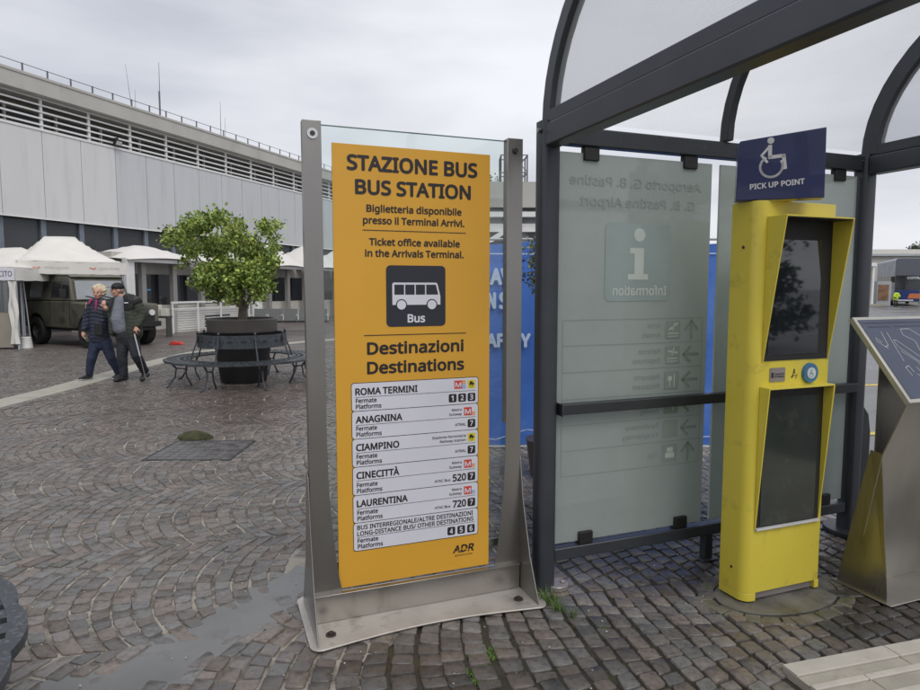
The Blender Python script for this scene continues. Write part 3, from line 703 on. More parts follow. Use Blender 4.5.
for i, (t1, t2, k_) in enumerate(wd):
    z0 = rows[i + 1]; zc = z0 + .07; b.m('glass_graphic')
    flat(b, rrect(.749, .849, z0 + .02, z0 + .12, .006), y)
    text(b, t1, None, .713, z0 + (.082 if t2 else .05), .027, y, .01, True)
    if t2: text(b, t2, None, .713, z0 + .03, .027, y, .01, True)
    cx = .925
    if k_ == 0: hline(b, [(cx, zc - .05), (cx, zc + .045)], .016, y); hline(b, [(cx - .042, zc + .002), (cx, zc + .045), (cx + .042, zc + .002)], .016, y - .0003)
    else: hline(b, [(cx - .048, zc), (cx + .05, zc)], .016, y); hline(b, [(cx - .006, zc + .04), (cx - .048, zc), (cx - .006, zc - .04)], .016, y - .0003)
    b.m('glass_graphic_pale')
    if i in (0, 1):
        s_ = 1 if i else -1; hline(b, [(.765, zc - .02), (.835, zc - .02)], .006, y2); hline(b, [(.772, zc + .012 + .01 * s_), (.83, zc + .012 - .012 * s_ + .012)], .010, y2); hline(b, [(.795, zc + .0), (.808, zc + .038)], .007, y2)
        hline(b, [(.765, zc - .036), (.835, zc - .036)], .004, y2)
    elif i == 2: flat(b, disc(.785, zc + .01, .016, 12), y2); hline(b, [(.785, zc), (.785, zc - .035)], .006, y2); hline(b, [(.815, zc + .035), (.815, zc - .035)], .007, y2)
    elif i == 3: text(b, 'P', .782, .816, zc - .027, .055, y2, .02, True)
    elif i == 5: flat(b, rrect(.768, .830, zc - .03, zc, .006), y2); flat(b, rrect(.778, .82, zc + .004, zc + .03, .006), y2)
# the aerodrome name and the table are strips of film stuck to the glass
b.build('wayfinding_print', parent=gp[0])

# ------------------------------------------------------------------ kiosk
KO = (1.459, 3.166, 0)
kp = tag(MB().t(Matrix.Identity(4)).prism([(1.665 + .36 * math.cos(a) * .934 - .215 * math.sin(a) * .358, 3.30 + .36 * math.cos(a) * .358 + .215 * math.sin(a) * .934) for a in [2 * math.pi * i / 48 for i in range(48)]], -.02, .005, 'z').build('footing_slab', 'slab_grey', bevel=.002),
         'oval grey footing slab flush in the cobbles under the yellow call column', 'slab')
b = MB()
for rr_, z in ((.445, .0),):
    n_ = 24
    for i in range(n_):
        a0, a1 = 2 * math.pi * (i + .06) / n_, 2 * math.pi * (i + .94) / n_; P = []
        for (ra, rb, a) in ((.372, .228, a0), (.372, .228, a1), (.445, .300, a1), (.445, .300, a0)):
            ux, vy = ra * math.cos(a), rb * math.sin(a); P.append((1.665 + ux * .934 - vy * .358, 3.30 + ux * .358 + vy * .934))
        b.prism(P, -.03, .001 + random.uniform(-.003, .002), 'z')
struct(b.build('footing_surround', 'moss_stone', bevel=.004))
ks = thing('call_column', 'bright yellow assistance call column with two hooded screens on an oval slab', 'kiosk', KO, A21)
x0, x1, dp = -.028, .482, .175
P = [(x0 + .0, dp), (x0, .055)] + [(x0 + .055 - .055 * math.cos(R(a)), .055 - .055 * math.sin(R(a))) for a in (15, 30, 45, 60, 75, 90)] + [(x1 - .012, 0), (x1 - .0035, .0035), (x1, .012), (x1, dp)]
b = MB(); b.prism(P, .055, 2.02, 'z'); b.prism([(x0, dp), (x0, .055)] + [(x0 + .055 - .055 * math.cos(R(a)), .055 - .055 * math.sin(R(a))) for a in (15, 30, 45, 60, 75, 90)] + [(x0 + .075, 0), (x0 + .075, dp)], .013, .0548, 'z')
b.box(x1 - .03, x1, .0, dp, .013, .0548)
body = b.build('body', 'kiosk_yellow', ks, smooth=40, bevel=.002)
b = MB(); b.box(x0 + .08, x1 - .034, .02, dp - .01, .013, .054); b.build('plinth', 'plate_grey', body)
b = MB(); b.tube([(x0 - .001, .09, 1.80), (x0 - .004, .09, 1.80)], .008, 8); b.tube([(x0 - .001, .09, .17), (x0 - .004, .09, .17)], .007, 8); b.build('lock', 'dark_bolt', body)
def hood(xa, xb, z0, z1, hd, name, scr, frame, inset=.035):
    """box hood that projects at its top and dies into the face at its foot"""
    t = .006; b = MB()
    for x in (xa, xb): b.prism([(-.001, z0), (-.001, z1), (-hd, z1), (-.006, z0)], x - t / 2, x + t / 2, 'x')
    b.box(xa - t / 2, xb + t / 2, -hd, -.001, z1, z1 + t)
    hb = b.build('hood', 'kiosk_yellow', ks, bevel=.0015)
    q = MB(); q.box(xa + t, xb - t, -.004, -.0005, z0 + .006, z1 - .001); q.build('bezel', 'bezel_black', ks)
    q = MB(); q.box(xa + t + .02, xb - t - inset, -.007, -.0045, z0 + (.035 if frame else .012), z1 - (.10 if frame else .05)); q.build('screen', scr, ks, bevel=.001)
    q = MB(); q.box(xa + t, xb - t, -hd + .004, -.001, z1 - .006, z1 - .001); q.build('hood_underside', 'bezel_black', hb)
    if not frame: q = MB(); q.box(xa + .002, xb - .002, -.016, -.001, z0 - .006, z0 + .004); q.build('drip_sill', 'pale_print', ks)
hood(.028, .462, 1.235, 1.937, .115, 'upper', 'screen_glass', True, .07)
hood(.022, .452, .392, 1.108, .062, 'lower', 'screen_lower', False, .03)
b = MB().m('rubber')
for x, w_ in ((.14, .05), (.22, .02), (.33, .015)): hline(b, [(x, 1.062), (x + w_, 1.066)], .006, -.0075)
b.build('speaker_slot', parent=ks)
b = MB().m('plate_grey'); b.prism(rrect(.078, .178, 1.135, 1.205, .006), -.004, -.0005, 'y'); b.m('ink_blue'); flat(b, [(.086, 1.155), (.102, 1.155), (.102, 1.182), (.086, 1.182)], -.0045); text(b, 'Aeroporto', .108, .170, 1.170, .009, -.0045, .02); text(b, 'di Ciampino', .108, .170, 1.157, .009, -.0045, .02)
b.build('name_plate', parent=ks)
b = MB().m('ink'); hline(b, [(.228, 1.150), (.240, 1.186), (.246, 1.172)], .005, -.0012); hline(b, [(.222, 1.156), (.252, 1.162)], .004, -.0012); hline(b, [(.252, 1.146), (.262, 1.165)], .004, -.0012); flat(b, disc(.241, 1.190, .005, 10), -.0012); b.build('pictogram', parent=ks)
b = MB().m('button_blue'); b.tube([(.342, .0, 1.170), (.342, -.014, 1.170)], [.052, .049], 32); b.m('button_white'); b.tube([(.342, -.0145, 1.170), (.342, -.018, 1.170)], [.029, .028], 24)
def wheelchair(b, cx, cz, s, y, mt):
    """seated figure in a wheelchair, drawn s high, facing right"""
    b.m(mt); q = lambda x, z: (cx + x * s, cz + z * s); flat(b, disc(cx - .06 * s, cz + .40 * s, .075 * s, 16), y)
    hline(b, [q(-.08, .27), q(-.09, .02), q(.20, .02), q(.22, -.26)], .082 * s, y)
    hline(b, [q(-.10, .26), q(-.27, .08), q(-.16, -.08)], .055 * s, y - .0002)
    R1 = [q(-.07 + .24 * math.cos(R(a)), -.20 + .24 * math.sin(R(a))) for a in range(120, 385, 12)]; hline(b, R1, .052 * s, y - .0003)
wheelchair(b, .342, 1.168, .042, -.0185, 'button_blue')
b.build('call_button', parent=ks, smooth=40)
# blue pick up point board on top: its face spans these four points, 9 cm thick
TL, BL, TR, BR = Vector((1.345, 3.22, 2.306)), Vector((1.345, 3.22, 2.022)), Vector((1.706, 3.10, 2.347)), Vector((1.710, 3.10, 2.035))
ux = (TR - TL + BR - BL).normalized(); uz = ((TL - BL) + (TR - BR)); uz = (uz - ux * uz.dot(ux)).normalized(); un = ux.cross(uz).normalized()   # un points into the board (away from viewer)
if un.y < 0: un = -un
bt = thing('pick_up_point_board', 'dark blue wheelchair pick up point board on top of the yellow column', 'sign', tuple(BL))
T = Matrix((( ux.x, un.x, uz.x, 0), (ux.y, un.y, uz.y, 0), (ux.z, un.z, uz.z, 0), (0, 0, 0, 1)))
loc = lambda p: T.inverted() @ (p - BL)
a_, c_, d_, e_ = loc(BL), loc(BR), loc(TR), loc(TL)
b = MB().t(T); F4 = [(a_.x, a_.z + .002), (c_.x, c_.z - .012), (d_.x, d_.z), (e_.x + .012, e_.z), (e_.x + .002, e_.z - .012)]
b.prism(F4, 0, .10); b.build('board', 'pick_blue', bt, bevel=.003)
b = MB().t(T); Wd = c_.x; wheelchair(b, Wd * .46, .186, .203, -.0012, 'pale_print'); b.build('wheelchair_symbol', parent=bt)
b = MB().t(T).m('pale_print'); text(b, 'PICK UP POINT', Wd * .17, Wd * .79, .048, .024, -.0012, .02)
b.build('lettering', parent=bt)
b = MB(); b.t(T); b.box(Wd * .25, Wd * .96, .012, .10, -.018, -.002); b.build('bracket', 'kiosk_yellow', bt)
b = MB(); rr = random.Random(4)
for i in range(70):
    x = rr.gauss(Wd * .57, .045); y_ = rr.uniform(.01, .09); z_ = loc(TL).z + .012 + .028 * x / Wd + rr.random() * .012; s_ = rr.uniform(.006, .013); a = rr.uniform(0, 3)
    b.t(T); b.add([(x - s_, y_, z_), (x, y_ - s_ * .5, z_ + s_ * math.sin(a)), (x + s_, y_, z_ + .002), (x, y_ + s_ * .5, z_)], [(0, 1, 2, 3)])
tag(b.build('leaf_litter', 'moss'), 'dry leaf litter lying on top of the blue board', 'leaves', kind='stuff')

# ------------------------------------------------------------------ tactile map lectern
LC = (2.169, 3.166, 0); LW = .80
lc = thing('map_lectern', 'stainless steel lectern with a sloping blue tactile map', 'lectern', LC, A21)
b = MB(); b.box(-.02, LW + .02, -.03, .31, .003, .010); b.build('base_plate', 'steel_dull', lc, bevel=.002)
b = MB(); t = .006
front = lambda x0, x1: None
Vf = [(.006, .20, .01), (LW - .006, .20, .01), (LW - .02, .085, .75), (.02, .085, .75), (.065, .0, 1.035), (LW - .065, .0, 1.035)]
Vb = [(x, y + .008, z) for x, y, z in Vf]
b.add(Vf + Vb, [(0, 1, 2, 3), (3, 2, 5, 4), (9, 8, 7, 6), (10, 11, 8, 9), (0, 3, 9, 6), (3, 4, 10, 9), (1, 7, 8, 2), (2, 8, 11, 5), (0, 6, 7, 1), (4, 5, 11, 10)]); b.build('front_sheet', 'steel_dull', lc, bevel=.001)
for x, s_ in ((0, 1), (LW, -1)):
    b = MB(); A = [(x + s_ * .001, .009, .01), (x + s_ * .001, .29, .01), (x + s_ * .028, .16, .76), (x + s_ * .021, .094, .755)]
    B_ = [(p[0] + s_ * .006, p[1], p[2]) for p in A]; b.add(A + B_, [(0, 1, 2, 3), (7, 6, 5, 4), (0, 4, 5, 1), (1, 5, 6, 2), (2, 6, 7, 3), (3, 7, 4, 0)]); b.build('side_plate', 'steel', lc)
b = MB(); b.add([(x, y, z) for y in (.235, .243) for (x, z) in ((.17, .01), (LW - .17, .01), (LW - .17, 1.30), (.17, 1.30))], [(0, 1, 2, 3), (7, 6, 5, 4), (0, 4, 5, 1), (1, 5, 6, 2), (2, 6, 7, 3), (3, 7, 4, 0)]); b.build('rear_support', 'steel', lc)
# sloping board
by0, bz0, by1, bz1 = -.02, 1.035, .315, 1.445; sl_ = Vector((0, by1 - by0, bz1 - bz0)); BLn = sl_.length; sl_.normalize(); nrm = Vector((0, -sl_.z, sl_.y))
Tb = Matrix(((1, 0, 0, .045), (0, -nrm.y, sl_.y, by0), (0, -nrm.z, sl_.z, bz0), (0, 0, 0, 1)))       # local y points down into the board
BWd = .74
b = MB().t(Tb); b.prism([(0, 0), (BWd, 0), (BWd, BLn), (0, BLn)], 0, .030); bd = b.build('board', 'map_frame', lc, bevel=.004)
b = MB().t(Tb); b.box(.022, BWd - .022, -.003, -.0005, .022, BLn - .022); mp_ = b.build('map_sheet', 'map_blue', bd)
b = MB().t(Tb).m('map_line'); y = -.0045; H0 = BLn - .03
def pl(*P): hline(b, [(.03 + p[0], H0 - p[1]) for p in P], .0028, y)
b.m('ink'); text(b, 'PLANIMETRIA AREA ESTERNA FERMATE AUTOBUS E TAXI', .035, .55, H0 - .020, .009, y, .01); text(b, 'External area map', .06, .22, H0 - .045, .010, y, .01); text(b, 'bus stops and taxi rank', .26, .52, H0 - .045, .010, y, .01)
b.m('map_line'); rr = random.Random(9)
pl((.10, .075), (.085, .16), (.055, .17)); pl((.03, .11), (.02, .13), (.07, .18)); pl((.02, .13), (.03, .11), (.055, .14)); pl((.14, .08), (.12, .26))
pl((.15, .13), (.15, .17), (.26, .30)); pl((.15, .13), (.17, .13), (.28, .26)); pl((.26, .06), (.25, .10), (.31, .14), (.28, .26)); pl((.15, .20), (.22, .27), (.22, .31), (.25, .34), (.28, .31), (.26, .28))
pl((.10, .30), (.11, .35)); pl((.10, .30), (.13, .29), (.14, .33)); pl((.15, .34), (.22, .42), (.24, .40), (.20, .35)); pl((.18, .30), (.20, .36)); pl((.26, .06), (.33, .06), (.45, .18), (.60, .18)); pl((.35, .20), (.60, .22), (.60, .36), (.40, .36), (.35, .20)); pl((.42, .25), (.53, .25), (.53, .32), (.42, .32), (.42, .25))
for i in range(6): pl((.30 + i * .05, .40), (.33 + i * .05, .44))
b.build('map_lines', parent=mp_)

# ------------------------------------------------------------------ stone step at the right, near the camera
Ts = Matrix.Translation((1.345, 2.59, 0)) @ Matrix.Rotation(math.atan2(.27, .963), 4, 'Z')
st = thing('stone_step', 'low pale step of ribbed stone slabs in the near corner', 'step', (0, 0, 0))
b = MB().t(Ts); b.box(.004, 3.0, -2.0, -.004, -.02, .018); b.build('bed', 'pale_stone', st)
rr = random.Random(2)
b = MB().t(Ts); v = 0; row = 0
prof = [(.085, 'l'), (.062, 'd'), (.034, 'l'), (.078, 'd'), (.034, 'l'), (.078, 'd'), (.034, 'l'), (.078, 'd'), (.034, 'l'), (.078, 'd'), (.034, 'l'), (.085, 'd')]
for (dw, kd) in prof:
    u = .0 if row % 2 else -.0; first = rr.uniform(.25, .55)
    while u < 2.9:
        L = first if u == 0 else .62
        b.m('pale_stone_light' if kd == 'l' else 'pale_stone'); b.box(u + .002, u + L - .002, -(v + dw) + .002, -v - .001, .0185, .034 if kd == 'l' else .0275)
        u += L
    v += dw; row += 1
b.build('slab_course', parent=st, bevel=.0025)
# ------------------------------------------------------------------ terminal building (long facade running away to the right)
FZ = math.atan2(.942, .336)
tb_ = thing('terminal_building', 'long pale grey airport terminal with louvred top storey, panelled wall and roof railing', 'building', (-15.356, 22, 0), FZ)
X0, X1 = -14, 34
b = MB(); b.box(X0, X1, 1.2, 14, 0, 8.9); b.build('wall', 'beige_wall', tb_)
b = MB(); b.box(X0, X1, -.35, 14, 8.28, 8.86); b.box(X0, X1, -.38, -.35, 8.80, 8.90); b.build('roof_fascia', 'fascia', tb_, bevel=.01)
xs = [0.095 + 1.557 * i for i in range(-9, 22)]
for i, x in enumerate(xs):
    b = MB(); b.box(x + .012, x + 1.545, 0, .06, 4.10, 7.12); b.build('wall_panel', 'panel_pale' if i < 12 else 'panel_grey', tb_)
b = MB(); b.box(X0, X1, .061, 1.1, 4.12, 7.10); b.build('panel_backing', 'joint_dark', tb_)
b = MB(); b.box(X0, X1, -.03, 1.1, 7.125, 7.21); b.box(X0, X1, -.02, .06, 4.03, 4.095); b.build('panel_coping', 'white_metal', tb_)
b = MB(); b.box(X0, X1, .62, 1.15, 7.22, 7.86); b.build('louvre_opening', 'dark_void', tb_)
b = MB()
for z in (7.34, 7.56, 7.79, 8.02, 8.24): b.box(X0, X1, -.02, .02, z - .03, z + .03)
b.build('louvre_rail', 'white_metal', tb_)
for i in range(24):
    x = 1.70 + 1.94 * (i - 8); b = MB(); b.box(x - .05, x + .05, .021, .09, 7.212, 8.28); b.build('louvre_post', 'white_metal', tb_)
for i in range(24):
    x = 2.67 + 1.94 * (i - 8); b = MB(); b.box(x - .035, x + .035, .50, .60, 7.212, 7.9); b.build('mullion', 'fascia', tb_)
b = MB(); b.box(X0, X1, .25, 1.1, 0, 4.02); b.build('dark_wall', 'dark_cladding', tb_)
for i, x in enumerate(xs[::1]):
    b = MB(); b.box(x - .10, x + .10, .15, .249, 0, 4.02); b.build('pilaster', 'pilaster', tb_)
    if i % 2: b = MB(); b.box(x + .18, x + 1.38, .238, .2495, .4, 2.9); b.build('window', 'window_dark', tb_)
b = MB()
b.tube([(X0, .1, 9.30), (X1, .1, 9.30)], .012, 6); b.tube([(X0, .1, 9.02), (X1, .1, 9.02)], .008, 6)
rl_ = b.build('roof_railing', 'rail_grey', tb_)
for i in range(48):
    x = .22 + .93 * (i - 14); b = MB(); b.box(x - .022, x + .022, .08, .12, 8.87, 9.32); b.build('baluster', 'rail_grey', rl_)
def on_facade(t, y, z): c, s = math.cos(FZ), math.sin(FZ); return (-15.356 + c * t - s * y, 22 + s * t + c * y, z)
for k, (t, hgt, thick, lean, lab) in enumerate(((6.0, 2.9, .018, .03, 'tallest roof aerial with a dark clamp, left of the slanting whip'), (5.1, 2.8, .010, -.22, 'thin slanting whip aerial at the left end of the aerials'), (12.0, 2.2, .014, .02, 'slim roof aerial nearest the sign post'), (12.6, 1.3, .010, 0, 'short thin aerial right beside the slim one'), (5.35, .9, .010, 0, 'very short aerial stub between the two tall aerials'))):
    t0 = {0: 8.15, 1: 6.6, 2: 12.15, 3: 12.5, 4: 6.78}[k]; hgt = {0: 2.75, 1: 2.2, 2: 2.1, 3: 1.4, 4: 1.2}[k]
    p = on_facade(t0, .9, 8.87); b = MB(); b.tube([(0, 0, 0), (lean * .4, 0, hgt * .45), (lean, 0, hgt)], [thick * 1.6, thick, thick * .5], 6)
    if k == 0: b.tube([(0, 0, .5), (0, 0, 1.5)], .04, 6); b.tube([(-.08, 0, .0), (0, 0, .7)], .02, 5)
    o = b.build('roof_aerial', 'rail_grey', loc=p); tag(o, {0: 'tallest roof aerial with a thick dark foot', 1: 'thin whip aerial slanting to the left', 2: 'slim upright roof aerial nearest the sign post', 3: 'short thin aerial just right of the slim one', 4: 'stub of an aerial beside the slanting whip'}[k], 'antenna', 'aerials along the terminal roof')
p = on_facade(4.75, -.16, 7.42); fl = thing('floodlight', 'small black floodlight on the coping under the louvres', 'floodlight', p, FZ)
b = MB(); b.box(-.16, .16, -.12, .0, -.16, .06); h_ = b.build('housing', 'rubber', fl, bevel=.015); h_.rotation_euler = (R(28), 0, 0)
b = MB(); b.box(-.13, .13, -.128, -.1215, -.13, .03); b.build('lens', 'lamp_glass', h_); b = MB(); b.box(-.03, .03, -.03, .14, -.02, .12); b.build('bracket', 'rubber', fl)

# ------------------------------------------------------------------ low glazed pavilion with membrane canopies
PV = (-11.632, 23, 0)
pv = thing('glazed_pavilion', 'low white framed pavilion with dark glazing behind the white railing', 'pavilion', PV, FZ)
b = MB(); b.box(-.12, .24, 0, .22, 0, 2.52); b.box(-.12, 26, -.0, .2, 2.522, 2.66); b.build('frame', 'white_metal', pv, bevel=.01)
b = MB(); b.box(.1, 26, .9, 3.0, .0, 2.9); b.build('back_wall', 'fascia', pv)
b = MB(); b.box(.1, 26, .86, .895, .95, 2.12); b.build('glazing', 'window_dark', pv)
for i in range(17):
    x = .95 + 1.52 * i; b = MB(); b.box(x - .10, x + .10, .30, .50, 0, 2.521); b.build('column', 'grey_column', pv, bevel=.01)
b = MB(); b.box(.3, 26, .78, .84, .0, .94); b.build('sill_wall', 'cream_wall', pv)
b = MB().m('poster_orange'); b.box(8.2, 8.9, .80, .85, 1.0, 1.75); b.build('poster', parent=pv)
b = MB().m('window_dark'); b.box(1.5, 1.75, .82, .855, 1.5, 1.56); b.build('small_sign', 'print_skyblue', pv)
for k, (xa, xb, zp) in enumerate(((-.1, 3.9, 3.22), (4.1, 7.9, 3.35), (8.1, 11.3, 3.75), (11.5, 15.0, 3.85), (15.2, 18.9, 3.9))):
    b = MB(); nx, ny = 16, 10; V = []; F = []
    for j in range(ny + 1):
        for i in range(nx + 1):
            u, v = i / nx, j / ny; d = max(abs(u - .5), abs(v - .5)) * 2; rr_ = min(1, math.hypot(u - .5, v - .5) * 2 / 1.0)
            q = max(0, 1 - max(d, .12)) ** .85
            sag = .10 * (math.sin(math.pi * u) * (1 if v in (0, 1) else 0) + math.sin(math.pi * v) * (1 if u in (0, 1) else 0))
            V.append((xa + (xb - xa) * u, -.15 + 3.2 * v, 2.60 + sag + (zp - 2.6) * q * 1.13))
    for j in range(ny):
        for i in range(nx): a = j * (nx + 1) + i; F.append((a, a + 1, a + nx + 2, a + nx + 1))
    b.add(V, F); b.build('canopy', 'canvas_membrane', pv, smooth=70)
# white railing and louvred wall before it
wl = thing('railing', 'white tubular railing above a cream louvred low wall', 'railing', PV, FZ)
b = MB(); b.box(.9, 4.55, -1.2, -1.0, 0, .80)
b.build('low_wall', 'cream_wall', wl)
for i in range(9):
    b = MB(); b.box(.9, 4.55, -1.22, -1.201, .08 + .085 * i, .085 + .085 * i + .035); b.build('wall_slat', 'white_metal', wl)
b = MB(); b.box(2.3, 3.7, -1.235, -1.2205, .12, .55); vent = b.build('vent', 'dark_void', wl)
for i in range(3): b = MB(); b.box(2.3, 3.7, -1.26, -1.236, .2 + .13 * i, .23 + .13 * i); b.build('vent_bar', 'white_metal', vent)
b = MB(); b.box(.4, 4.7, -1.45, -1.40, 1.05, 1.12); b.box(.4, 4.7, -1.44, -1.41, .84, .88); b.build('rail', 'white_metal', wl)
for x in (.45, 1.7, 2.95, 4.2, 4.66): b = MB(); b.box(x - .03, x + .03, -1.445, -1.405, 0, 1.049); b.build('railing_post', 'white_metal', wl)
b = MB(); b.box(4.75, 5.05, -1.8, -1.5, 0, 1.22); tag(b.build('bollard', 'white_metal', loc=PV, rz=FZ, bevel=.02), 'thick square white post beside the railing, behind the tree', 'post')

# beam seating
bs = thing('beam_seating', 'row of five grey perforated metal waiting seats behind the planter', 'seating', (-7.55, 23.6, 0), R(6))
b = MB(); b.box(-.1, 2.75, -.03, .03, .34, .40); b.build('beam', 'seat_metal', bs)
for i in range(5):
    x = .0 + .54 * i; b = MB(); b.add([(x + .02, -.24, .43), (x + .50, -.24, .43), (x + .50, .20, .40), (x + .02, .20, .40), (x + .02, .32, .84), (x + .50, .32, .84)], [(0, 1, 2, 3), (3, 2, 5, 4)])
    o = b.build('seat', 'seat_metal', bs); md = o.modifiers.new('s', 'SOLIDIFY'); md.thickness = .02
for x in (.55, 2.1):
    b = MB(); b.tube([(x, -.28, .0), (x, 0, .30), (x, .30, .0)], .02, 6); b.tube([(x, 0, .3), (x, 0, .36)], .03, 6); b.build('leg', 'seat_metal', bs)
for i in range(6): b = MB(); x = .54 * i - .01; b.tube([(x, -.2, .62), (x, .24, .62), (x, .24, .42)], .014, 6); b.build('armrest', 'white_metal', bs)

# ------------------------------------------------------------------ gazebos
def gazebo(x0, y0, wd, dp, zv, ze, zp, label, plateau=.3, group='white event gazebos', rz=0):
    g = thing('gazebo', label, 'gazebo', (x0, y0, 0), rz, group); V = []; F = []; nx, ny = 20, 16; b = MB()
    for j in range(ny + 1):
        for i in range(nx + 1):
            u, v = i / nx, j / ny
            du = max(0, abs(u - .5) * 2 - plateau) / (1 - plateau); dv = abs(v - .5) * 2; d = max(du, dv)
            V.append((wd * u, dp * v, ze + (zp - ze) * (1 - d) ** 1.35 + (.015 * math.sin(9 * u + 5 * v))))
    for j in range(ny):
        for i in range(nx): a = j * (nx + 1) + i; F.append((a, a + 1, a + nx + 2, a + nx + 1))
    b.add(V, F); b.build('roof', 'canvas_white', g, smooth=70)
    b = MB()
    for (xa, ya, xb, yb) in ((0, 0, wd, 0), (wd, 0, wd, dp), (wd, dp, 0, dp), (0, dp, 0, 0)):
        V = []; F = []
        for i in range(21):
            u = i / 20; q = .012 * math.sin(u * 31); px, py = xa + (xb - xa) * u, ya + (yb - ya) * u
            nx_, ny_ = (ya - yb), (xb - xa); L_ = math.hypot(nx_, ny_); V += [(px - nx_ / L_ * q, py - ny_ / L_ * q, ze + .01), (px - nx_ / L_ * q * 1.5, py - ny_ / L_ * q * 1.5, zv + .008 * math.sin(u * 40))]
        for i in range(20): F.append((2 * i, 2 * i + 2, 2 * i + 3, 2 * i + 1))
        b.add(V, F)
    va = b.build('valance', 'canvas_white', g, smooth=60)
    for (x, y) in ((.05, .06), (wd - .05, .06), (.05, dp - .06), (wd - .05, dp - .06)):
        b = MB(); b.box(x - .022, x + .022, y - .022, y + .022, 0, ze - .02); b.build('leg', 'tin_grey', g)
    return g, va
g1, va = gazebo(-11.83, 17.5, 2.68, 3.1, 1.985, 2.33, 3.12, 'white pop up gazebo with a peaked roof over the camouflaged jeep', .30, rz=R(43))
b = MB().m('tin_grey'); text(b, 'CENTRO MILITARE', .60, 1.2, 2.14, .05, -.022, .01); text(b, 'CENTRO MILITARE', 1.95, 2.5, 2.14, .05, -.022, .01); b.m('print_red'); 
for x in (.42, 1.8): hline(b, [(x - .08, 2.17), (x, 2.14), (x + .08, 2.17)], .02, -.022)
b.build('lettering', parent=va)
b = MB(); b.tube([(.06, .05, 2.0), (.17, .5, 1.2), (.1, .1, .3)], .014, 5); b.tube([(.1, -.0, 1.9), (.20, -.03, 0.1)], .016, 5); b.build('strut', 'tin_grey', g1)
g2, va2 = gazebo(-14.35, 16.9, 2.86, 4, 1.79, 2.13, 2.75, 'second white gazebo at the left edge with a lettered purple grey valance', .2)
b = MB().m('ink_blue'); text(b, 'ESERCITO', 2.08, 2.78, 1.90, .135, -.025, .01); b.build('lettering', parent=va2)
b = MB(); b.face([(1.0, .0, 1.80), (2.84, .0, 1.80), (2.84, .0, 2.12), (1.0, .0, 2.12)]); o = b.build('banner_strip', 'print_white', va2); o.location = (0, -.019, 0)
b = MB(); b.face([(0, .02, .98), (2.7, .02, .98), (2.7, .02, 1.78), (0, .02, 1.78)]); b.build('clear_side_wall', 'plastic_film', g2)
b = MB(); b.box(-.5, 2.66, .04, .08, .05, .97); b.build('side_wall', 'tarp_beige', g2)
b = MB(); V = []; F = []
for j in range(9):
    z = 1.78 - .205 * j; 
    for i in range(4): V.append((2.66 + .06 * i + .03 * math.sin(j * 1.3 + i), -.02 + .05 * (i % 2), z))
for j in range(8):
    for i in range(3): a = j * 4 + i; F.append((a, a + 1, a + 5, a + 4))
b.add(V, F); b.build('gathered_curtain', 'canvas_white', g2, smooth=60)
b = MB(); b.lathe([(.001, 0), (.16, 0), (.155, .02), (.125, .28), (.10, .30), (.001, .30)], 20); tag(b.build('ballast_weight', 'white_plastic', smooth=True, loc=(-11.62, 17.35, 0)), 'white plastic ballast weight at the foot of the gazebo leg', 'weight')
b = MB(); b.box(-.5, .5, -.12, .12, 0, .10); b.tube([(-.4, 0, .1), (.1, 0, .16), (.5, 0, .1)], .03, 6)
tag(b.build('folded_poles', 'tin_grey', loc=(-12.6, 17.2, 0), bevel=.01), 'pale bundle of folded poles lying before the left gazebo', 'poles')

# ------------------------------------------------------------------ army jeep
jh = -R(31)
jp = thing('army_jeep', 'camouflaged olive off road vehicle parked under the gazebo', 'jeep', (-12.78 + 2.05 * math.cos(R(31)) + .92 * math.sin(R(31)), 18.85 - 2.05 * math.sin(R(31)) + .92 * math.cos(R(31)), 0), jh)
jp.scale = (.99, 1.03, .97)
def arch(cx, r=.50, z0=.52): return [(cx - r, z0)] + [(cx + r * math.cos(R(a)), .42 + r * math.sin(R(a))) for a in (160, 135, 110, 90, 70, 45, 20)] + [(cx + r, z0)]
low = [(-2.05, .55)] + arch(-1.28) + arch(1.32) + [(1.88, .55), (1.90, 1.12), (1.84, 1.2), (.72, 1.25), (.60, 1.28), (-2.05, 1.28)]
b = MB(); b.prism(low, -.84, .84); b.build('body', 'camo', jp, bevel=.03)
b = MB(); b.box(-1.95, 1.9, -.7, .7, .45, .9); b.build('chassis', 'tyre', jp)
cab = [(-2.03, 1.285), (.62, 1.285), (.38, 1.93), (.25, 1.985), (-1.92, 2.0), (-2.03, 1.9)]
b = MB(); V = []; n_ = len(cab)
for y, k in ((-.80, 1), (-.80, 1),): pass
b.add([(x, -(.82 - .10 * max(0, z - 1.285) / .7), z) for x, z in cab] + [(x, (.82 - .10 * max(0, z - 1.285) / .7), z) for x, z in cab], [tuple(range(n_)), tuple(range(n_, 2 * n_))[::-1]] + [(i, n_ + i, n_ + (i + 1) % n_, (i + 1) % n_) for i in range(n_)])
b.build('cab', 'camo', jp, bevel=.04)
b = MB(); b.prism([(-1.95, 2.005), (.28, 1.99), (.40, 1.94), (.44, 1.97), (.30, 2.04), (-1.90, 2.06)], -.72, .72); b.build('roof', 'olive', jp, bevel=.02)
def sidewin(x0, x1, z0, z1, mt, s_=-1):
    y = lambda z: s_ * (.826 - .10 * (z - 1.285) / .7); b = MB(); b.add([(x0, y(z0), z0), (x1, y(z0), z0), (x1 - .1 * (x1 > .2), y(z1), z1), (x0, y(z1), z1)], [(0, 1, 2, 3)]); return b
for s_ in (-1, 1):
    for (xa, xb_, mt) in ((-1.6, -.95, 'windscreen'), (-.45, .02, 'window_dark'), (.06, .48, 'window_dark')):
        fr = MB(); y = s_ * .80
        b = sidewin(xa, xb_, 1.38, 1.84, mt, s_); o = b.build('window', mt, jp)
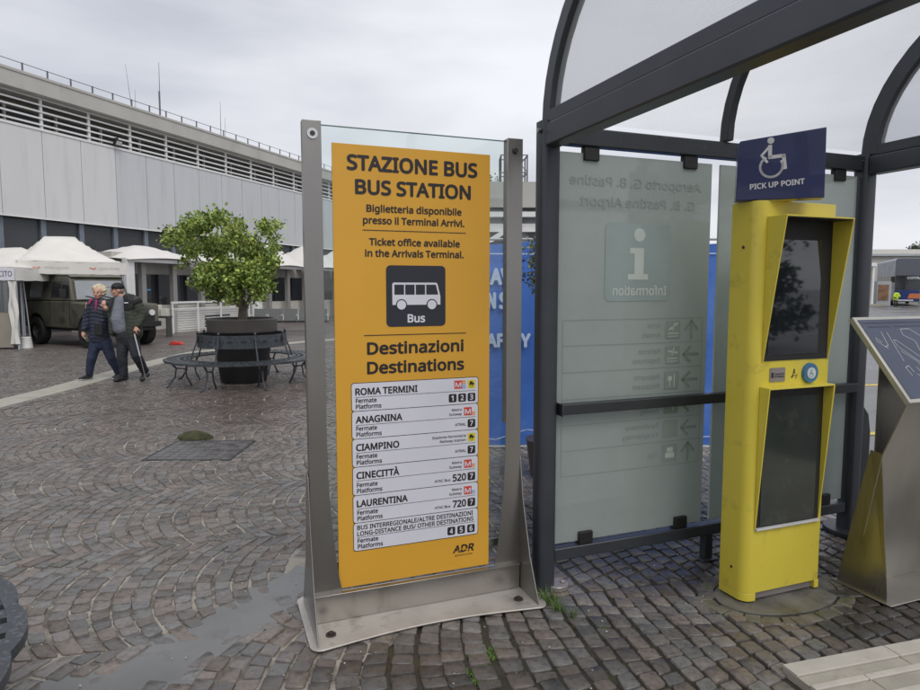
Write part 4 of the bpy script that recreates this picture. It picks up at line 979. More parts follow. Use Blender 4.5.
b = MB(); b.add([(.645, -.70, 1.33), (.645, .70, 1.33), (.445, .64, 1.86), (.445, -.64, 1.86)], [(0, 1, 2, 3)]); ws = b.build('windscreen', 'windscreen', jp)
b = MB(); b.tube([(.66, -.1, 1.34), (.62, -.45, 1.42)], .012, 5); b.tube([(.66, .35, 1.34), (.62, .0, 1.42)], .012, 5); b.build('wiper', 'rubber', ws)
for xg_ in (-.5, .52): b = MB(); b.box(xg_, xg_ + .02, -.845, -.84, .62, 1.27); b.build('door_gap', 'rubber', jp)
b = MB(); b.box(1.89, 1.96, -.86, .86, .55, .70); b.build('bumper', 'tyre', jp, bevel=.01)
b = MB(); b.box(1.895, 1.915, -.42, .42, .72, 1.05); b.build('grille', 'rubber', jp)
for y in (-.62, .62): b = MB(); b.tube([(1.89, y, .95), (1.925, y, .95)], .085, 18); b.build('headlight', 'lamp_glass', jp, smooth=True)
b = MB(); b.box(.35, .45, -1.02, -.86, 1.38, 1.62); b.build('mirror', 'rubber', jp, bevel=.01)
for x in (-1.28, 1.32):
    for y in (-.74, .74):
        b = MB(); b.lathe([(.24, -.12), (.38, -.12), (.41, -.09), (.41, .09), (.38, .12), (.24, .12)], 28); wv_ = b.build('wheel', 'tyre', jp, smooth=True); wv_.location = (x, y, .41); wv_.rotation_euler = (R(90), 0, 0)
        b = MB(); b.lathe([(.001, .03), (.07, .06), (.09, .02), (.18, .0), (.24, .08), (.245, -.11), (.2, -.02), (.001, -.04)], 24); r_ = b.build('rim', 'rim', wv_, smooth=True); r_.rotation_euler = (0, 0, 0) if y < 0 else (R(180), 0, 0)
b = MB(); b.prism([(-.2, 0), (.2, 0), (.14, .07), (-.1, .10)], -.1, .1); tag(b.build('wheel_chock', 'red_plastic', loc=(-8.05, 18.4, 0), bevel=.01), 'red chock on the ground right of the jeep', 'chock')
b = MB(); b.prism([(-.25, 0), (.25, 0), (.2, .08), (-.15, .1)], -.1, .1); tag(b.build('wheel_chock', 'red_plastic', loc=(-10.0, 18.0, 0), bevel=.01), 'red chock on the ground under the jeep behind the woman', 'chock')
# stacked boxes of kit at the right of the jeep
kit = thing('equipment_stand', 'grey stand with pale kit boxes behind the man', 'stand', (-9.9, 21.4, 0))
b = MB(); b.box(-.35, .35, -.2, .2, .62, .68); b.box(-.33, -.29, -.18, .18, 0, .62); b.box(.29, .33, -.18, .18, 0, .62); b.build('frame', 'rim', kit)
b = MB(); b.box(-.28, .05, -.12, .12, .681, 1.05); b.box(.08, .3, -.1, .1, .681, .92); b.build('box', 'cream_wall', kit, bevel=.01)

# ------------------------------------------------------------------ round benches and planter
def round_bench(label, loc, rz=0):
    t = thing('round_bench', label, 'bench', loc, rz, 'round cast iron benches')
    b = MB(); nseg = 8; Ri, Ro = .92, 1.38; z = .43; th = .022
    # perforated seat ring: concentric bars joined by wavy ribs
    per = 12
    for s_ in range(nseg):
        a0 = 2 * math.pi * s_ / nseg
        for (r0, r1) in ((Ri, Ri + .04), (Ri + .10, Ri + .13), (Ri + .20, Ri + .245)):
            for k in range(per):
                a, c = a0 + 2 * math.pi / nseg * k / per, a0 + 2 * math.pi / nseg * (k + 1) / per
                P = [(r0 * math.cos(a), r0 * math.sin(a)), (r1 * math.cos(a), r1 * math.sin(a)), (r1 * math.cos(c), r1 * math.sin(c)), (r0 * math.cos(c), r0 * math.sin(c))]; b.prism(P, z - th, z, 'z')
        # scalloped outer rim
        N_ = 48
        for k in range(N_):
            a, c = a0 + 2 * math.pi / nseg * k / N_, a0 + 2 * math.pi / nseg * (k + 1) / N_
            f = lambda q: Ro + .032 * abs(math.sin(q * 10)) ** .7 - .012
            P = [((Ro - .040) * math.cos(a), (Ro - .075) * math.sin(a)), (f(a) * math.cos(a), f(a) * math.sin(a)), (f(c) * math.cos(c), f(c) * math.sin(c)), ((Ro - .040) * math.cos(c), (Ro - .075) * math.sin(c))]
            b.prism(P, z - th - .012, z + .002, 'z')
    for k in range(60):
        a = 2 * math.pi * (k + .5) / 60
        for (r0, r1, da) in ((Ri + .03, Ri + .11, .02), (Ri + .13, Ri + .22, -.02), (Ri + .235, Ro - .03, .0)):
            w_ = .014 if r1 < Ro - .1 else .041; P = []
            for (r_, aa, sgn) in ((r0, a, -1), (r1, a + da, -1), (r1, a + da, 1), (r0, a, 1)): P.append((r_ * math.cos(aa) - sgn * w_ * math.sin(aa), r_ * math.sin(aa) + sgn * w_ * math.cos(aa)))
            b.prism(P[::-1], z - th, z - .001, 'z')
    b.build('seat', 'iron', t)
    bb = MB().m('iron'); Rb = .80
    for s_ in range(8):                                      # pierced back ring: two hoops, lozenges and rosettes
        a0 = 2 * math.pi * s_ / 8
        for k in range(10):
            a, c = a0 + 2 * math.pi / 8 * k / 10, a0 + 2 * math.pi / 8 * (k + 1) / 10
            for (z0, z1) in ((.62, .655), (.80, .835)):
                P = [(r * math.cos(q), r * math.sin(q)) for r, q in ((Rb, a), (Rb + .014, a), (Rb + .014, c), (Rb, c))]; bb.prism(P, z0, z1, 'z')
            P = [(r * math.cos(q), r * math.sin(q)) for r, q in ((Rb, a), (Rb + .010, a), (Rb + .010, c), (Rb, c))]; bb.prism(P, .655, .80, 'z')
        bb.m('dark_void')
        def pierce(am, zc, pts):                          # pierced openings, dark on both faces of the band
            for rr_ in (Rb + .0112, Rb - .0012): bb.face([(rr_ * math.cos(am + u / Rb), rr_ * math.sin(am + u / Rb), zc + v) for u, v in pts])
        am = a0 + math.pi / 8
        for k in range(6):
            q = math.pi / 3 * k; pierce(am, .7275, [(.012 * math.cos(q - .5), .012 * math.sin(q - .5)), (.042 * math.cos(q - .28), .042 * math.sin(q - .28)), (.050 * math.cos(q), .050 * math.sin(q)), (.042 * math.cos(q + .28), .042 * math.sin(q + .28)), (.012 * math.cos(q + .5), .012 * math.sin(q + .5))])
        for sg_ in (-1, 1):
            pierce(am, .7275, [(sg_ * (.088 + .0) * math.cos(R(v_)) , .066 * math.sin(R(v_))) for v_ in (-55, -25, 0, 25, 55)] + [(sg_ * .072 * math.cos(R(v_)), .060 * math.sin(R(v_))) for v_ in (55, 25, 0, -25, -55)])
            pierce(am, .7275, [(sg_ * (.195 + .055 * math.cos(R(v_))), .022 * math.sin(R(v_))) for v_ in range(0, 360, 40)])
        bb.m('iron')
    bb.build('backrest', None, t)
    for s_ in range(8):
        a = 2 * math.pi * (s_ + .5) / 8; c, s2 = math.cos(a), math.sin(a); b = MB()
        f = lambda r, z: (r * c, r * s2, z)
        b.tube([f(1.30, .41), f(1.20, .30), f(1.22, .16), f(1.33, .03), f(1.40, .0)], [.020, .018, .016, .018, .022], 6)
        b.tube([f(.97, .41), f(1.04, .28), f(1.02, .14), f(.94, .0)], [.020, .018, .016, .022], 6); b.tube([f(1.20, .30), f(1.04, .28)], .012, 5)
        b.build('leg', 'iron', t)
        b = MB(); b.tube([f(.95, .41), f(.90, .55), f(.83, .72), f(.815, .86)], [.018, .015, .014, .016], 6); b.ball(f(.815, .86), .026, 8); b.build('back_strut', 'iron', t)
    return t
bench = round_bench('round cast iron bench encircling the big planter with the tree', (-3.72, 11.1, 0), R(11))
bench.scale = (.90, .90, 1); b2 = copy_tree(bench); b2.location = (-2.586, 1.521, 0); b2.rotation_euler = (0, 0, R(5)); b2['label'] = 'round cast iron bench close by, its scalloped edge cut by the left side'
for i, (p, lab) in enumerate((((-3.72, 11.1, 0), 'large dark round planter holding the tree inside the bench'), ((-2.586, 1.521, 0), 'dark round planter inside the close bench'))):
    pl_ = thing('planter', lab, 'planter', p, 0, 'dark round planters'); pl_.scale = (.90, .90, .99)
    b = MB(); b.lathe([(.001, .02), (.40, .0), (.42, .02), (.50, .55), (.555, .80), (.58, .84)], 48); b.build('pot', 'planter_dark', pl_, smooth=True)
    b = MB(); b.lathe([(.575, .835), (.60, .845), (.635, .88), (.640, 1.08), (.625, 1.10), (.585, 1.10), (.575, 1.02), (.57, .99)], 48); b.build('rim', 'planter', pl_, smooth=True)
    b = MB(); b.lathe([(.001, 1.03), (.3, 1.02), (.585, 1.00)], 32); b.build('soil', 'soil', pl_, smooth=True)

# tree in the planter
def leafy(mb, spheres, n, size, rr, cols, toneL, flat_=.0, shell=.55):
    V, F = [], []; vol = [s[3] ** 2 for s in spheres]; tot = sum(vol)
    for (cx, cy, cz, r), w_ in zip(spheres, vol):
        nclump = max(3, int(n * w_ / tot / 9))
        for _ in range(nclump):
            u = Vector((rr.gauss(0, 1), rr.gauss(0, 1), rr.gauss(0, 1))).normalized() * (r * (shell + (1 - shell) * rr.random() ** .7) * rr.uniform(.8, 1.02)); k = Vector((cx, cy, cz)) + u
            tone = rr.choice(cols); dark = rr.uniform(.55, 1.4)
            for _ in range(9):
                c = k + Vector((rr.gauss(0, 1), rr.gauss(0, 1), rr.gauss(0, 1))) * size * .80
                d = (u.normalized() * .5 + Vector((rr.gauss(0, 1), rr.gauss(0, 1), rr.gauss(0, .8) + .1))).normalized(); sd = d.orthogonal().normalized(); sd = (Matrix.Rotation(rr.uniform(0, 6.28), 3, d) @ sd); L = size * rr.uniform(.7, 1.3); wd = L * .36
                nn = d.cross(sd); o = len(V)
                V += [c, c + d * L * .5 + sd * wd + nn * L * .06, c + d * L, c + d * L * .5 - sd * wd + nn * L * .06]; F += [(o, o + 1, o + 2), (o, o + 2, o + 3)]
                q = dark * rr.uniform(.8, 1.25); toneL += [(tone[0] * q, tone[1] * q, tone[2] * q, 1)] * 4
    mb.add(V, F)
def build_leaves(spheres, n, size, seed, cols, parent, name='crown', shell=.55):
    rr = random.Random(seed); b = MB(); tl = []; leafy(b, spheres, n, size, rr, cols, tl, shell=shell); o = b.build(name, 'leaf', parent)
    at = o.data.attributes.new('tone', 'FLOAT_COLOR', 'POINT'); at.data.foreach_set('color', np.array(tl, dtype=np.float32).ravel()); return o
tr = thing('bay_tree', 'small leafy green tree with a spreading crown growing in the planter', 'tree', (-3.72, 11.1, 1.02))
img = [(175, 238, 14), (190, 229, 15), (205, 224, 14), (221, 219, 13), (235, 239, 18), (263, 229, 12), (276, 226, 8), (251, 250, 20), (214, 248, 20), (192, 250, 14), (225, 273, 24), (206, 276, 18), (250, 275, 22), (266, 262, 15), (273, 249, 9), (232, 297, 14), (254, 294, 13), (214, 291, 13), (166, 242, 7), (262, 283, 14), (183, 262, 8), (237, 225, 9), (272, 237, 8), (197, 285, 9)]
rr = random.Random(12); sp = []
for (px, py, r) in img:
    for _ in range(3):
        d = rr.uniform(-.75, .75) if r > 12 else rr.uniform(-.4, .4)
        Y_ = 11.1 + d; s_ = .01712; sp.append(((px - 239.5) * s_ * (Y_ / 11.1) + (0) + (Y_ - 11.1) * (-.335), d, (1.6 + (288 - py) * s_ * (Y_ / 11.1)) - 1.02, max(.05, r * s_ * rr.uniform(.62, .95) - .045)))
build_leaves(sp, 15000, .060, 5, [(.20, .27, .050), (.13, .20, .038), (.29, .36, .075), (.20, .285, .060), (.35, .41, .10)], tr, shell=.35)
b = MB(); rr = random.Random(3)
b.tube([(0, 0, -.05), (.01, .02, .25), (-.02, .0, .55), (0, .02, .85)], [.085, .07, .06, .045], 9)
for (dx, dy, dz) in ((-.95, .1, 1.3), (-.6, -.3, 1.5), (-.3, .35, 1.75), (.1, -.2, 1.5), (.5, .2, 1.6), (.6, -.3, 1.1), (.35, .4, .9), (-.4, -.4, .9), (-.1, .3, 1.3), (-.35, .0, .55), (.3, -.1, .5)):
    z0 = rr.uniform(.1, .7); b.tube([(0, 0, z0), (dx * .4, dy * .4, z0 + (dz - z0) * .45), (dx, dy, dz)], [.035, .022, .008], 6)
b.build('trunk', 'bark', tr, smooth=True)
# ------------------------------------------------------------------ blue hoarding banner, shrub and the building behind the sign
hb_ = thing('hoarding_banner', 'blue lettered cloth banner stretched on a fence behind the yellow sign', 'banner', (-.35, 6.30, 0))
b = MB(); V = []; F = []; nx, nz = 60, 12
for j in range(nz + 1):
    for i in range(nx + 1): u = i / nx; v = j / nz; V.append((3.05 * u, .012 * math.sin(u * 23 + v * 2) + .008 * math.sin(u * 61), .06 + (1.985 - .03 * math.sin(u * 9.4) * (1 if j == nz else 0)) * v))
for j in range(nz):
    for i in range(nx): a = j * (nx + 1) + i; F.append((a, a + 1, a + nx + 2, a + nx + 1))
b.add(V, F); cl = b.build('cloth', 'blue_cloth', hb_, smooth=60)
b = MB().m('cloth_text'); y = -.03
text(b, 'AVE', .635, .93, 1.64, .14, y, .03); text(b, 'N S', .61, .80, 1.41, .14, y, .03); text(b, 'SAFETY', .525, 1.035, 1.035, .12, y, .03)
hline(b, [(.02, 1.93), (1.0, 1.925), (3.03, 1.93)], .012, y); hline(b, [(.02, .20), (.7, .12), (1.0, .22), (2.0, .12), (3.03, .16)], .010, y)
b.build('lettering', parent=cl)
for x in (0, .86, 1.9, 3.0): b = MB(); b.tube([(x, .06, 0), (x, .06, 2.1)], .022, 8); b.build('fence_post', 'tin_grey', hb_)
b = MB(); b.tube([(0, .06, 2.07), (3.0, .06, 2.07)], .012, 6); b.tube([(0, -.03, .05), (3.05, -.03, .05)], .010, 6); b.build('fence_rail', 'tin_grey', hb_)
st2 = thing('standard_shrub', 'small leaved potted shrub half hidden behind the shelter post', 'shrub', (.735, 5.45, 0))
build_leaves([(-.05, 0, 1.9, .15), (.03, .02, 1.78, .20), (-.06, 0, 1.68, .16), (.05, 0, 1.58, .14), (-.02, .0, 2.0, .10)], 1500, .032, 8, [(.07, .09, .035), (.10, .12, .05), (.16, .17, .10)], st2, shell=.2)
b = MB(); b.tube([(.03, 0, .2), (.02, 0, 1.0), (0, 0, 1.9)], [.022, .018, .01], 7); b.build('trunk', 'bark', st2)
b = MB(); b.lathe([(.001, 0), (.13, 0), (.17, .30), (.18, .32), (.15, .32), (.001, .29)], 20); b.build('pot', 'planter', st2, smooth=True)
ob = thing('office_building', 'low building with a deep pale concrete fascia behind the blue banner', 'building', (-2, 32, 0), 0)
b = MB(); b.box(0, 9.2, 0, 8, 5.5, 6.72); b.build('fascia', 'concrete_far', ob)
b = MB(); b.box(.2, 9.0, .8, 8, 0, 5.499); b.build('wall', 'tin_grey', ob)
b = MB(); b.box(.0, 9.2, .05, .79, 5.05, 5.3); b.box(3.4, 9.0, .3, .79, 4.35, 4.75); b.build('soffit_band', 'white_metal', ob)
b = MB(); b.prism([(0, 3.3), (3.4, 4.0), (5.0, 5.0), (5.0, 4.75), (3.6, 3.85), (0, 3.1)], .2, .6); b.build('stair_stringer', 'white_metal', ob)
b = MB(); b.box(3.3, 4.6, .70, .795, 3.5, 4.4); b.box(5.4, 8.4, .70, .795, 3.0, 4.3); b.build('window', 'window_dark', ob)
sc_ = thing('roof_scaffold', 'steel lattice frame round a pale flue on the far roof', 'scaffold', (2.1, 34, 6.7))
b = MB(); b.tube([(.8, 0, 0), (.8, 0, 1.85)], .22, 10); b.tube([(.8, 0, 1.85), (.8, 0, 2.0)], .3, 10); b.build('flue', 'concrete_far', sc_, smooth=True)
b = MB()
for x in (0, 1.35):
    for yy in (0, 1.2): b.tube([(x, yy, 0), (x, yy, 1.7)], .04, 5)
for z in (.8, 1.68):
    b.tube([(0, 0, z), (1.35, 0, z)], .03, 5); b.tube([(0, 1.2, z), (1.35, 1.2, z)], .03, 5); b.tube([(0, 0, z), (0, 1.2, z)], .03, 5); b.tube([(1.35, 0, z), (1.35, 1.2, z)], .03, 5)
b.tube([(.5, 0, 0), (1.35, 0, .85), (.5, 0, 1.68)], .025, 5); b.tube([(1.35, 0, 0), (.75, 0, .85), (1.35, 0, 1.68)], .025, 5)
b.build('lattice', 'rail_grey', sc_)
gt = thing('garden_tree', 'green treetop showing over the concrete fascia beside the yellow sign', 'tree', (1.2, 42, 0))
build_leaves([(-.9, 0, 8.0, .9), (.6, .3, 8.05, .8), (2.2, 0, 7.9, .9), (-2.2, 0, 7.7, .9), (0, 0, 7.2, 1.4)], 2600, .16, 9, [(.06, .11, .03), (.09, .15, .04)], gt)
b = MB(); b.tube([(0, 0, 0), (0, 0, 7.4)], [.25, .12], 8); b.build('trunk', 'bark', gt)

# ------------------------------------------------------------------ far right: bus bay
fb = thing('depot_building', 'long low pale building behind the coach', 'building', (24, 78, 0), R(-2))
b = MB(); b.box(0, 90, 0, 14, 0, 5.35); b.build('wall', 'concrete_far', fb)
b = MB(); b.box(-.4, 90.4, -.4, 14, 5.35, 5.6); b.build('roof_edge', 'tin_grey', fb)
b = MB(); b.box(22, 33, 3, 10, 5.61, 6.3); b.build('roof_box', 'cream_wall', fb)
bu = thing('coach', 'tall dark blue and grey coach facing the camera at the far bay', 'bus', (40.74, 58.94, 0), R(-26))
bu.scale = (1, 1, 1.05)
b = MB(); b.prism(rrect(-1.27, 1.27, .35, 4.1, .22, 4), 0, 12); b.build('body', 'bus_side', bu, smooth=True)
b = MB(); b.prism(rrect(-1.25, 1.25, 2.35, 4.05, .2, 4), -.06, -.001); b.build('upper_front', 'bus_grey', bu)
b = MB(); b.prism([(-1.22, 1.35), (1.22, 1.35), (1.2, 2.60), (-1.2, 2.60)], -.10, -.061); b.build('windscreen', 'window_dark', bu)
b = MB(); b.prism([(-1.27, .40), (1.27, .40), (1.25, 1.34), (-1.25, 1.34)], -.12, -.001); b.build('lower_front', 'bus_blue', bu, bevel=.03)
b = MB().m('pale_print'); text(b, 'COTRAL', -.35, .95, 2.30, .17, -.105, .04); b.build('destination_lettering', parent=bu)
b = MB(); b.prism([(-.25, .62), (1.0, .62), (.85, 1.05), (-.1, 1.05)], -.14, -.121); b.build('orange_panel', 'orange_paint', bu)
for x in (-1.0, 1.05): b = MB(); b.box(x - .18, x + .18, -.15, -.121, .72, .88); b.build('headlight', 'lamp_glass', bu, bevel=.02)
b = MB(); b.box(-1.25, .2, -.16, -.121, .42, .52); b.build('bumper_strip', 'print_white', bu)
for y in (2.2, 9.5):
    for x in (-1.18, 1.18): b = MB(); b.tube([(x - .12, y, .48), (x + .12, y, .48)], .48, 20); b.build('wheel', 'tyre', bu, smooth=True)
b = MB(); b.box(-1.282, -1.272, .8, 11.5, 1.5, 2.6); b.build('side_window', 'window_dark', bu)
b = MB(); b.box(-1.60, -1.30, -.4, -.25, 2.0, 2.5); b.build('mirror', 'rubber', bu)
cn = thing('bay_canopy', 'white framed passenger canopy beside the coach', 'canopy', (34.3, 57, 0), R(8))
b = MB(); b.box(-4, 2.25, 0, 5, 3.5, 3.8); b.build('roof', 'white_metal', cn)
for x in (-3.8, -.6, 1.0, 2.05): b = MB(); b.box(x - .10, x + .10, .1, .3, .0, 3.49); b.build('column', 'white_metal', cn)
b = MB(); b.box(.3, 2.0, 1.8, 1.9, .3, 2.9); b.build('end_wall', 'tin_grey', cn)
b = MB(); b.box(1.12, 1.93, .32, .42, 2.65, 3.3); b.build('yellow_sign', 'kiosk_yellow', cn)
b = MB(); b.box(-4, 3.0, -.2, 5, 0, .2); b.build('platform', 'pale_stone', cn)
bx = thing('vending_kiosk', 'orange brown posters on a kiosk between the canopy and the coach', 'kiosk', (38.1, 58.6, 0), R(-20))
b = MB(); b.box(-.55, .55, 0, 1.2, 0, 2.2); b.build('cabinet', 'tin_grey', bx); b = MB(); b.box(-.45, .35, -.05, -.001, .5, 1.9); b.build('poster', 'poster_brown', bx)
for i, (x, y, s_) in enumerate(((69.5, 98, .92), (75, 94, 1.1), (81, 92, 1.0))):
    t = thing('far_tree', ('dark tree over the far roof, leftmost of the three at the right edge', 'tallest dark tree over the far roof at the right edge', 'dark tree over the far roof, rightmost of the three at the right edge')[i], 'tree', (x, y, 0), 0, 'trees behind the depot')
    t.scale = (1, 1, .9)
    rr = random.Random(i); build_leaves([(rr.gauss(0, 1.4) * s_, rr.gauss(0, 1), (6.6 + rr.random() * 1.8) * s_, 1.3 * s_) for _ in range(12)], 5200, .30, i, [(.03, .055, .02), (.05, .08, .03)], t)
    b = MB(); b.tube([(0, 0, 0), (0, 0, 7 * s_)], [.3, .15], 8); b.build('trunk', 'bark', t)
lp = thing('light_mast', 'slim grey light mast at the right edge beyond the shelter', 'lamp post', (38.9, 55, 0))
b = MB(); b.tube([(0, 0, 0), (0, 0, 8.6)], [.10, .05], 8); b.build('pole', 'tin_grey', lp); b = MB(); b.box(-.5, .5, -.1, .1, 8.6, 8.72); b.build('lamp_head', 'tin_grey', lp)
# trees and a parked car behind the camera, seen only in the screens and glass
for i, (x, y, s_) in enumerate(((17.2, -3.9, .38), (19, -6, 1.2), (2.5, -14, 1.1))):
    t = thing('street_tree', ('broad evergreen behind the camera, nearest the lectern', 'tall evergreen behind the camera, farthest right', 'evergreen straight behind the camera')[i], 'tree', (x, y, 0), 0, 'evergreens behind the camera')
    rr = random.Random(i + 20); build_leaves([(rr.gauss(0, .9) * s_, rr.gauss(0, .9), (1.6 + rr.random() * 3.2) * s_, .8 * s_) for _ in range(12)], 2200, .2, i + 5, [(.03, .05, .02), (.04, .07, .03)], t)
    b = MB(); b.tube([(0, 0, 0), (0, 0, 4 * s_)], [.2, .08], 8); b.build('trunk', 'bark', t)
# ------------------------------------------------------------------ people
def limb(b, pts, rs, n=14):
    """tapered rounded limb through the points; rs: radius or (rx, ry)"""
    P = [Vector(p) for p in pts]; RR_ = [(r, r) if not isinstance(r, tuple) else r for r in rs]
    Q = []; S = []
    for i in range(len(P) - 1):
        for k in range(5):
            t = k / 5; Q.append(P[i].lerp(P[i + 1], t)); S.append((RR_[i][0] * (1 - t) + RR_[i + 1][0] * t, RR_[i][1] * (1 - t) + RR_[i + 1][1] * t))
    Q.append(P[-1]); S.append(RR_[-1])
    d0 = (Q[0] - Q[1]).normalized(); d1 = (Q[-1] - Q[-2]).normalized(); e0 = []; e1 = []
    for k in range(1, 5):
        a = math.pi / 2 * k / 4.2; e0.insert(0, (Q[0] + d0 * S[0][1] * math.sin(a), (S[0][0] * math.cos(a), S[0][1] * math.cos(a)))); e1.append((Q[-1] + d1 * S[-1][1] * math.sin(a), (S[-1][0] * math.cos(a), S[-1][1] * math.cos(a))))
    A = e0 + list(zip(Q, S)) + e1; V = []; F = []
    for i, (p, s) in enumerate(A):
        d = (A[min(i + 1, len(A) - 1)][0] - A[max(i - 1, 0)][0]).normalized(); x = Vector((1, 0, 0)); x = (x - d * x.dot(d)); x = x.normalized() if x.length > .25 else d.cross(Vector((0, 1, 0))).normalized(); y = d.cross(x)
        for k in range(n): a = 2 * math.pi * k / n; V.append(p + x * (s[0] * math.cos(a)) + y * (s[1] * math.sin(a)))
    for i in range(len(A) - 1):
        for k in range(n): a = i * n + k; c = i * n + (k + 1) % n; F.append((a, c, c + n, a + n))
    F += [tuple(range(n))[::-1], tuple(range((len(A) - 1) * n, len(A) * n))]
    b.add(V, F)
def fuse(b, name, mt, parent, vox=.010, smooth=4, rough=0.):
    """melt the overlapping limbs into one continuous skin"""
    me = bpy.data.meshes.new('tmp'); me.from_pydata([tuple(v) for v in b.v], [], b.f); bm = bmesh.new(); bm.from_mesh(me); bmesh.ops.recalc_face_normals(bm, faces=bm.faces); bm.to_mesh(me); bm.free()
    o = bpy.data.objects.new('tmp', me); COL.objects.link(o); m1 = o.modifiers.new('r', 'REMESH'); m1.mode = 'VOXEL'; m1.voxel_size = vox
    if smooth: m2 = o.modifiers.new('s', 'SMOOTH'); m2.iterations = smooth; m2.factor = .5
    dg = bpy.context.evaluated_depsgraph_get(); dg.update(); nm = bpy.data.meshes.new_from_object(o.evaluated_get(dg)); bpy.data.objects.remove(o); bpy.data.meshes.remove(me)
    nm.name = name; nm.materials.clear(); nm.materials.append(M[mt])
    from mathutils import noise as nz_
    if name not in ('body', 'hair', 'shoe', 'cap'):
        for v in nm.vertices: v.co += v.normal * (.010 * nz_.noise(Vector((v.co.x * 11, v.co.y * 11, v.co.z * 7))) + .005 * nz_.noise(v.co * 26))
    if rough:
        for v in nm.vertices: v.co += v.normal * rough * math.sin(v.co.z * 98 + 2.0 * math.sin(v.co.x * 14 + v.co.y * 9)) * .8
    nm.polygons.foreach_set('use_smooth', [True] * len(nm.polygons)); r = bpy.data.objects.new(name, nm); COL.objects.link(r); r.parent = parent; return r
def hand(b, wrist, dirv, side, curl=.35, L=.175, back=(0, -1, 0)):
    """palm, four unequal curled fingers and a thumb leaving the side of the palm"""
    d = Vector(dirv).normalized(); bk = Vector(back); bk = (bk - d * bk.dot(d)).normalized(); s = d.cross(bk) * side; w0 = Vector(wrist)
    limb(b, [w0, w0 + d * .045, w0 + d * .085], [(.026, .022), (.036, .017), (.036, .015)], 10)
    for k, (off, fl) in enumerate(((.030, .070), (.011, .080), (-.009, .074), (-.027, .058))):
        p0 = w0 + d * .08 + s * off; d1 = (d - bk * curl).normalized(); d2 = (d - bk * curl * 2.6).normalized(); limb(b, [p0, p0 + d1 * fl * .5, p0 + d1 * fl * .5 + d2 * fl * .5], [.0092, .0088, .0078], 8)
    p0 = w0 + d * .035 + s * .030; t1 = (d * .6 + s * .8 - bk * .2).normalized(); t2 = (d * .95 + s * .2 - bk * .4).normalized(); limb(b, [p0, p0 + t1 * .035, p0 + t1 * .035 + t2 * .03], [.012, .011, .009], 8)
def head(b, c, look, r=.105):
    """skull, jaw, nose, ears and neck root; look is a yaw in degrees, 0 = towards the camera"""
    a = R(look); f = Vector((math.sin(a), -math.cos(a), 0)); s = Vector((math.cos(a), math.sin(a), 0)); c = Vector(c); Z = Vector((0, 0, 1))
    T = Matrix((( s.x, f.x, 0, c.x), (s.y, f.y, 0, c.y), (0, 0, 1, c.z), (0, 0, 0, 1))); b.t(T)
    b.ball((0, -.010, .030), (.076, .094, .090), 18); b.ball((0, .022, -.035), (.058, .066, .072), 16); b.ball((0, .052, -.075), (.030, .030, .026), 12)
    b.ball((0, .094, -.012), (.014, .022, .022), 10); b.ball((0, .083, .010), (.010, .018, .026), 8)
    for k in (-1, 1): b.ball((k * .076, -.005, -.005), (.010, .022, .032), 8); b.ball((k * .040, .062, -.022), (.024, .024, .022), 8)
    b.ball((0, .082, -.048), (.022, .014, .007), 8); b.ball((0, .080, -.060), (.019, .014, .007), 8)
    b.t(Matrix.Identity(4)); return T
def face_bits(T, parent, brow):
    b = MB().t(T).m('ink'); 
    for k in (-1, 1): b.ball((k * .030, .083, .010), (.011, .008, .006), 8)
    b.build('eye', parent=parent, smooth=True)
    b = MB().t(T); 
    for k in (-1, 1): b.tube([(k * .016, .090, .027), (k * .032, .090, .031), (k * .046, .080, .025)], .0045, 5)
    b.build('eyebrow', brow, parent)
    b = MB().t(T); b.ball((0, .0935, -.054), (.021, .006, .0045), 8); b.build('mouth', 'magenta_cloth', parent, smooth=True)
K_ = .01755
def pp(cx, cy, d=0): return lambda x, y, dd=0: ((x - cx) * K_, dd, (cy - y) * K_)

# woman
wm = thing('person', 'short haired woman in a navy padded jacket and blue jeans walking beside the man', 'person', (-6.30, 11.35, 0))
q = pp(99, 378.6)
b = MB(); T = head(b, q(99.8, 292.6, -.02), 6); 
limb(b, [q(99.5, 297, .01), q(99, 303, .02)], [.050, .062]); limb(b, [q(99, 302, .02), q(98.5, 320, .02), q(98.5, 338, .03)], [(.10, .06), (.10, .06), (.10, .07)])
limb(b, [q(89, 303, .02), q(85.5, 316, .03), q(83.6, 329, -.02)], [.052, .042, .030]); hand(b, q(83.4, 329.5, -.02), (-.05, -.15, -1), 1, .3, back=(-1, 0, 0))
limb(b, [q(108.5, 303, .02), q(112, 315, .08), q(113.5, 327, .02)], [.052, .042, .030]); hand(b, q(113.7, 327.5, .02), (.1, -.15, -1), -1, .3, back=(1, 0, 0))
limb(b, [q(95, 340, .03), q(91, 356, -.05), q(87.5, 373, -.04)], [.080, .062, .040]); limb(b, [q(103, 341, .03), q(107.5, 356, .02), q(111.5, 372, .12)], [.080, .062, .040])
bd_ = fuse(b, 'body', 'skin', wm, .0085, 2); face_bits(T, bd_, 'hair_grey')
b = MB()
limb(b, [q(99, 301.5, .02), q(98.7, 310, .02), q(98.2, 322, .02), q(98, 334, .025), q(98, 338.5, .02)], [(.150, .095), (.172, .120), (.172, .128), (.180, .135), (.175, .13)], 22)
limb(b, [q(91, 304, .02), q(86, 316, .03), q(84, 328.5, -.01)], [.078, .070, .052]); limb(b, [q(107.5, 304, .02), q(111.8, 315, .08), q(113.2, 326, .03)], [.078, .070, .052])
limb(b, [q(95.5, 300.2, .04), q(99.5, 299, .06), q(103.5, 300.2, .04)], [.04, .045, .04])
fuse(b, 'padded_jacket', 'navy_puffer', wm, .012, 3, .0045)
b = MB(); limb(b, [q(99.3, 300.0, -.07), q(99.2, 309, -.098)], [(.022, .02), (.008, .018)]); b.build('scarf', 'magenta_cloth', wm, smooth=True)
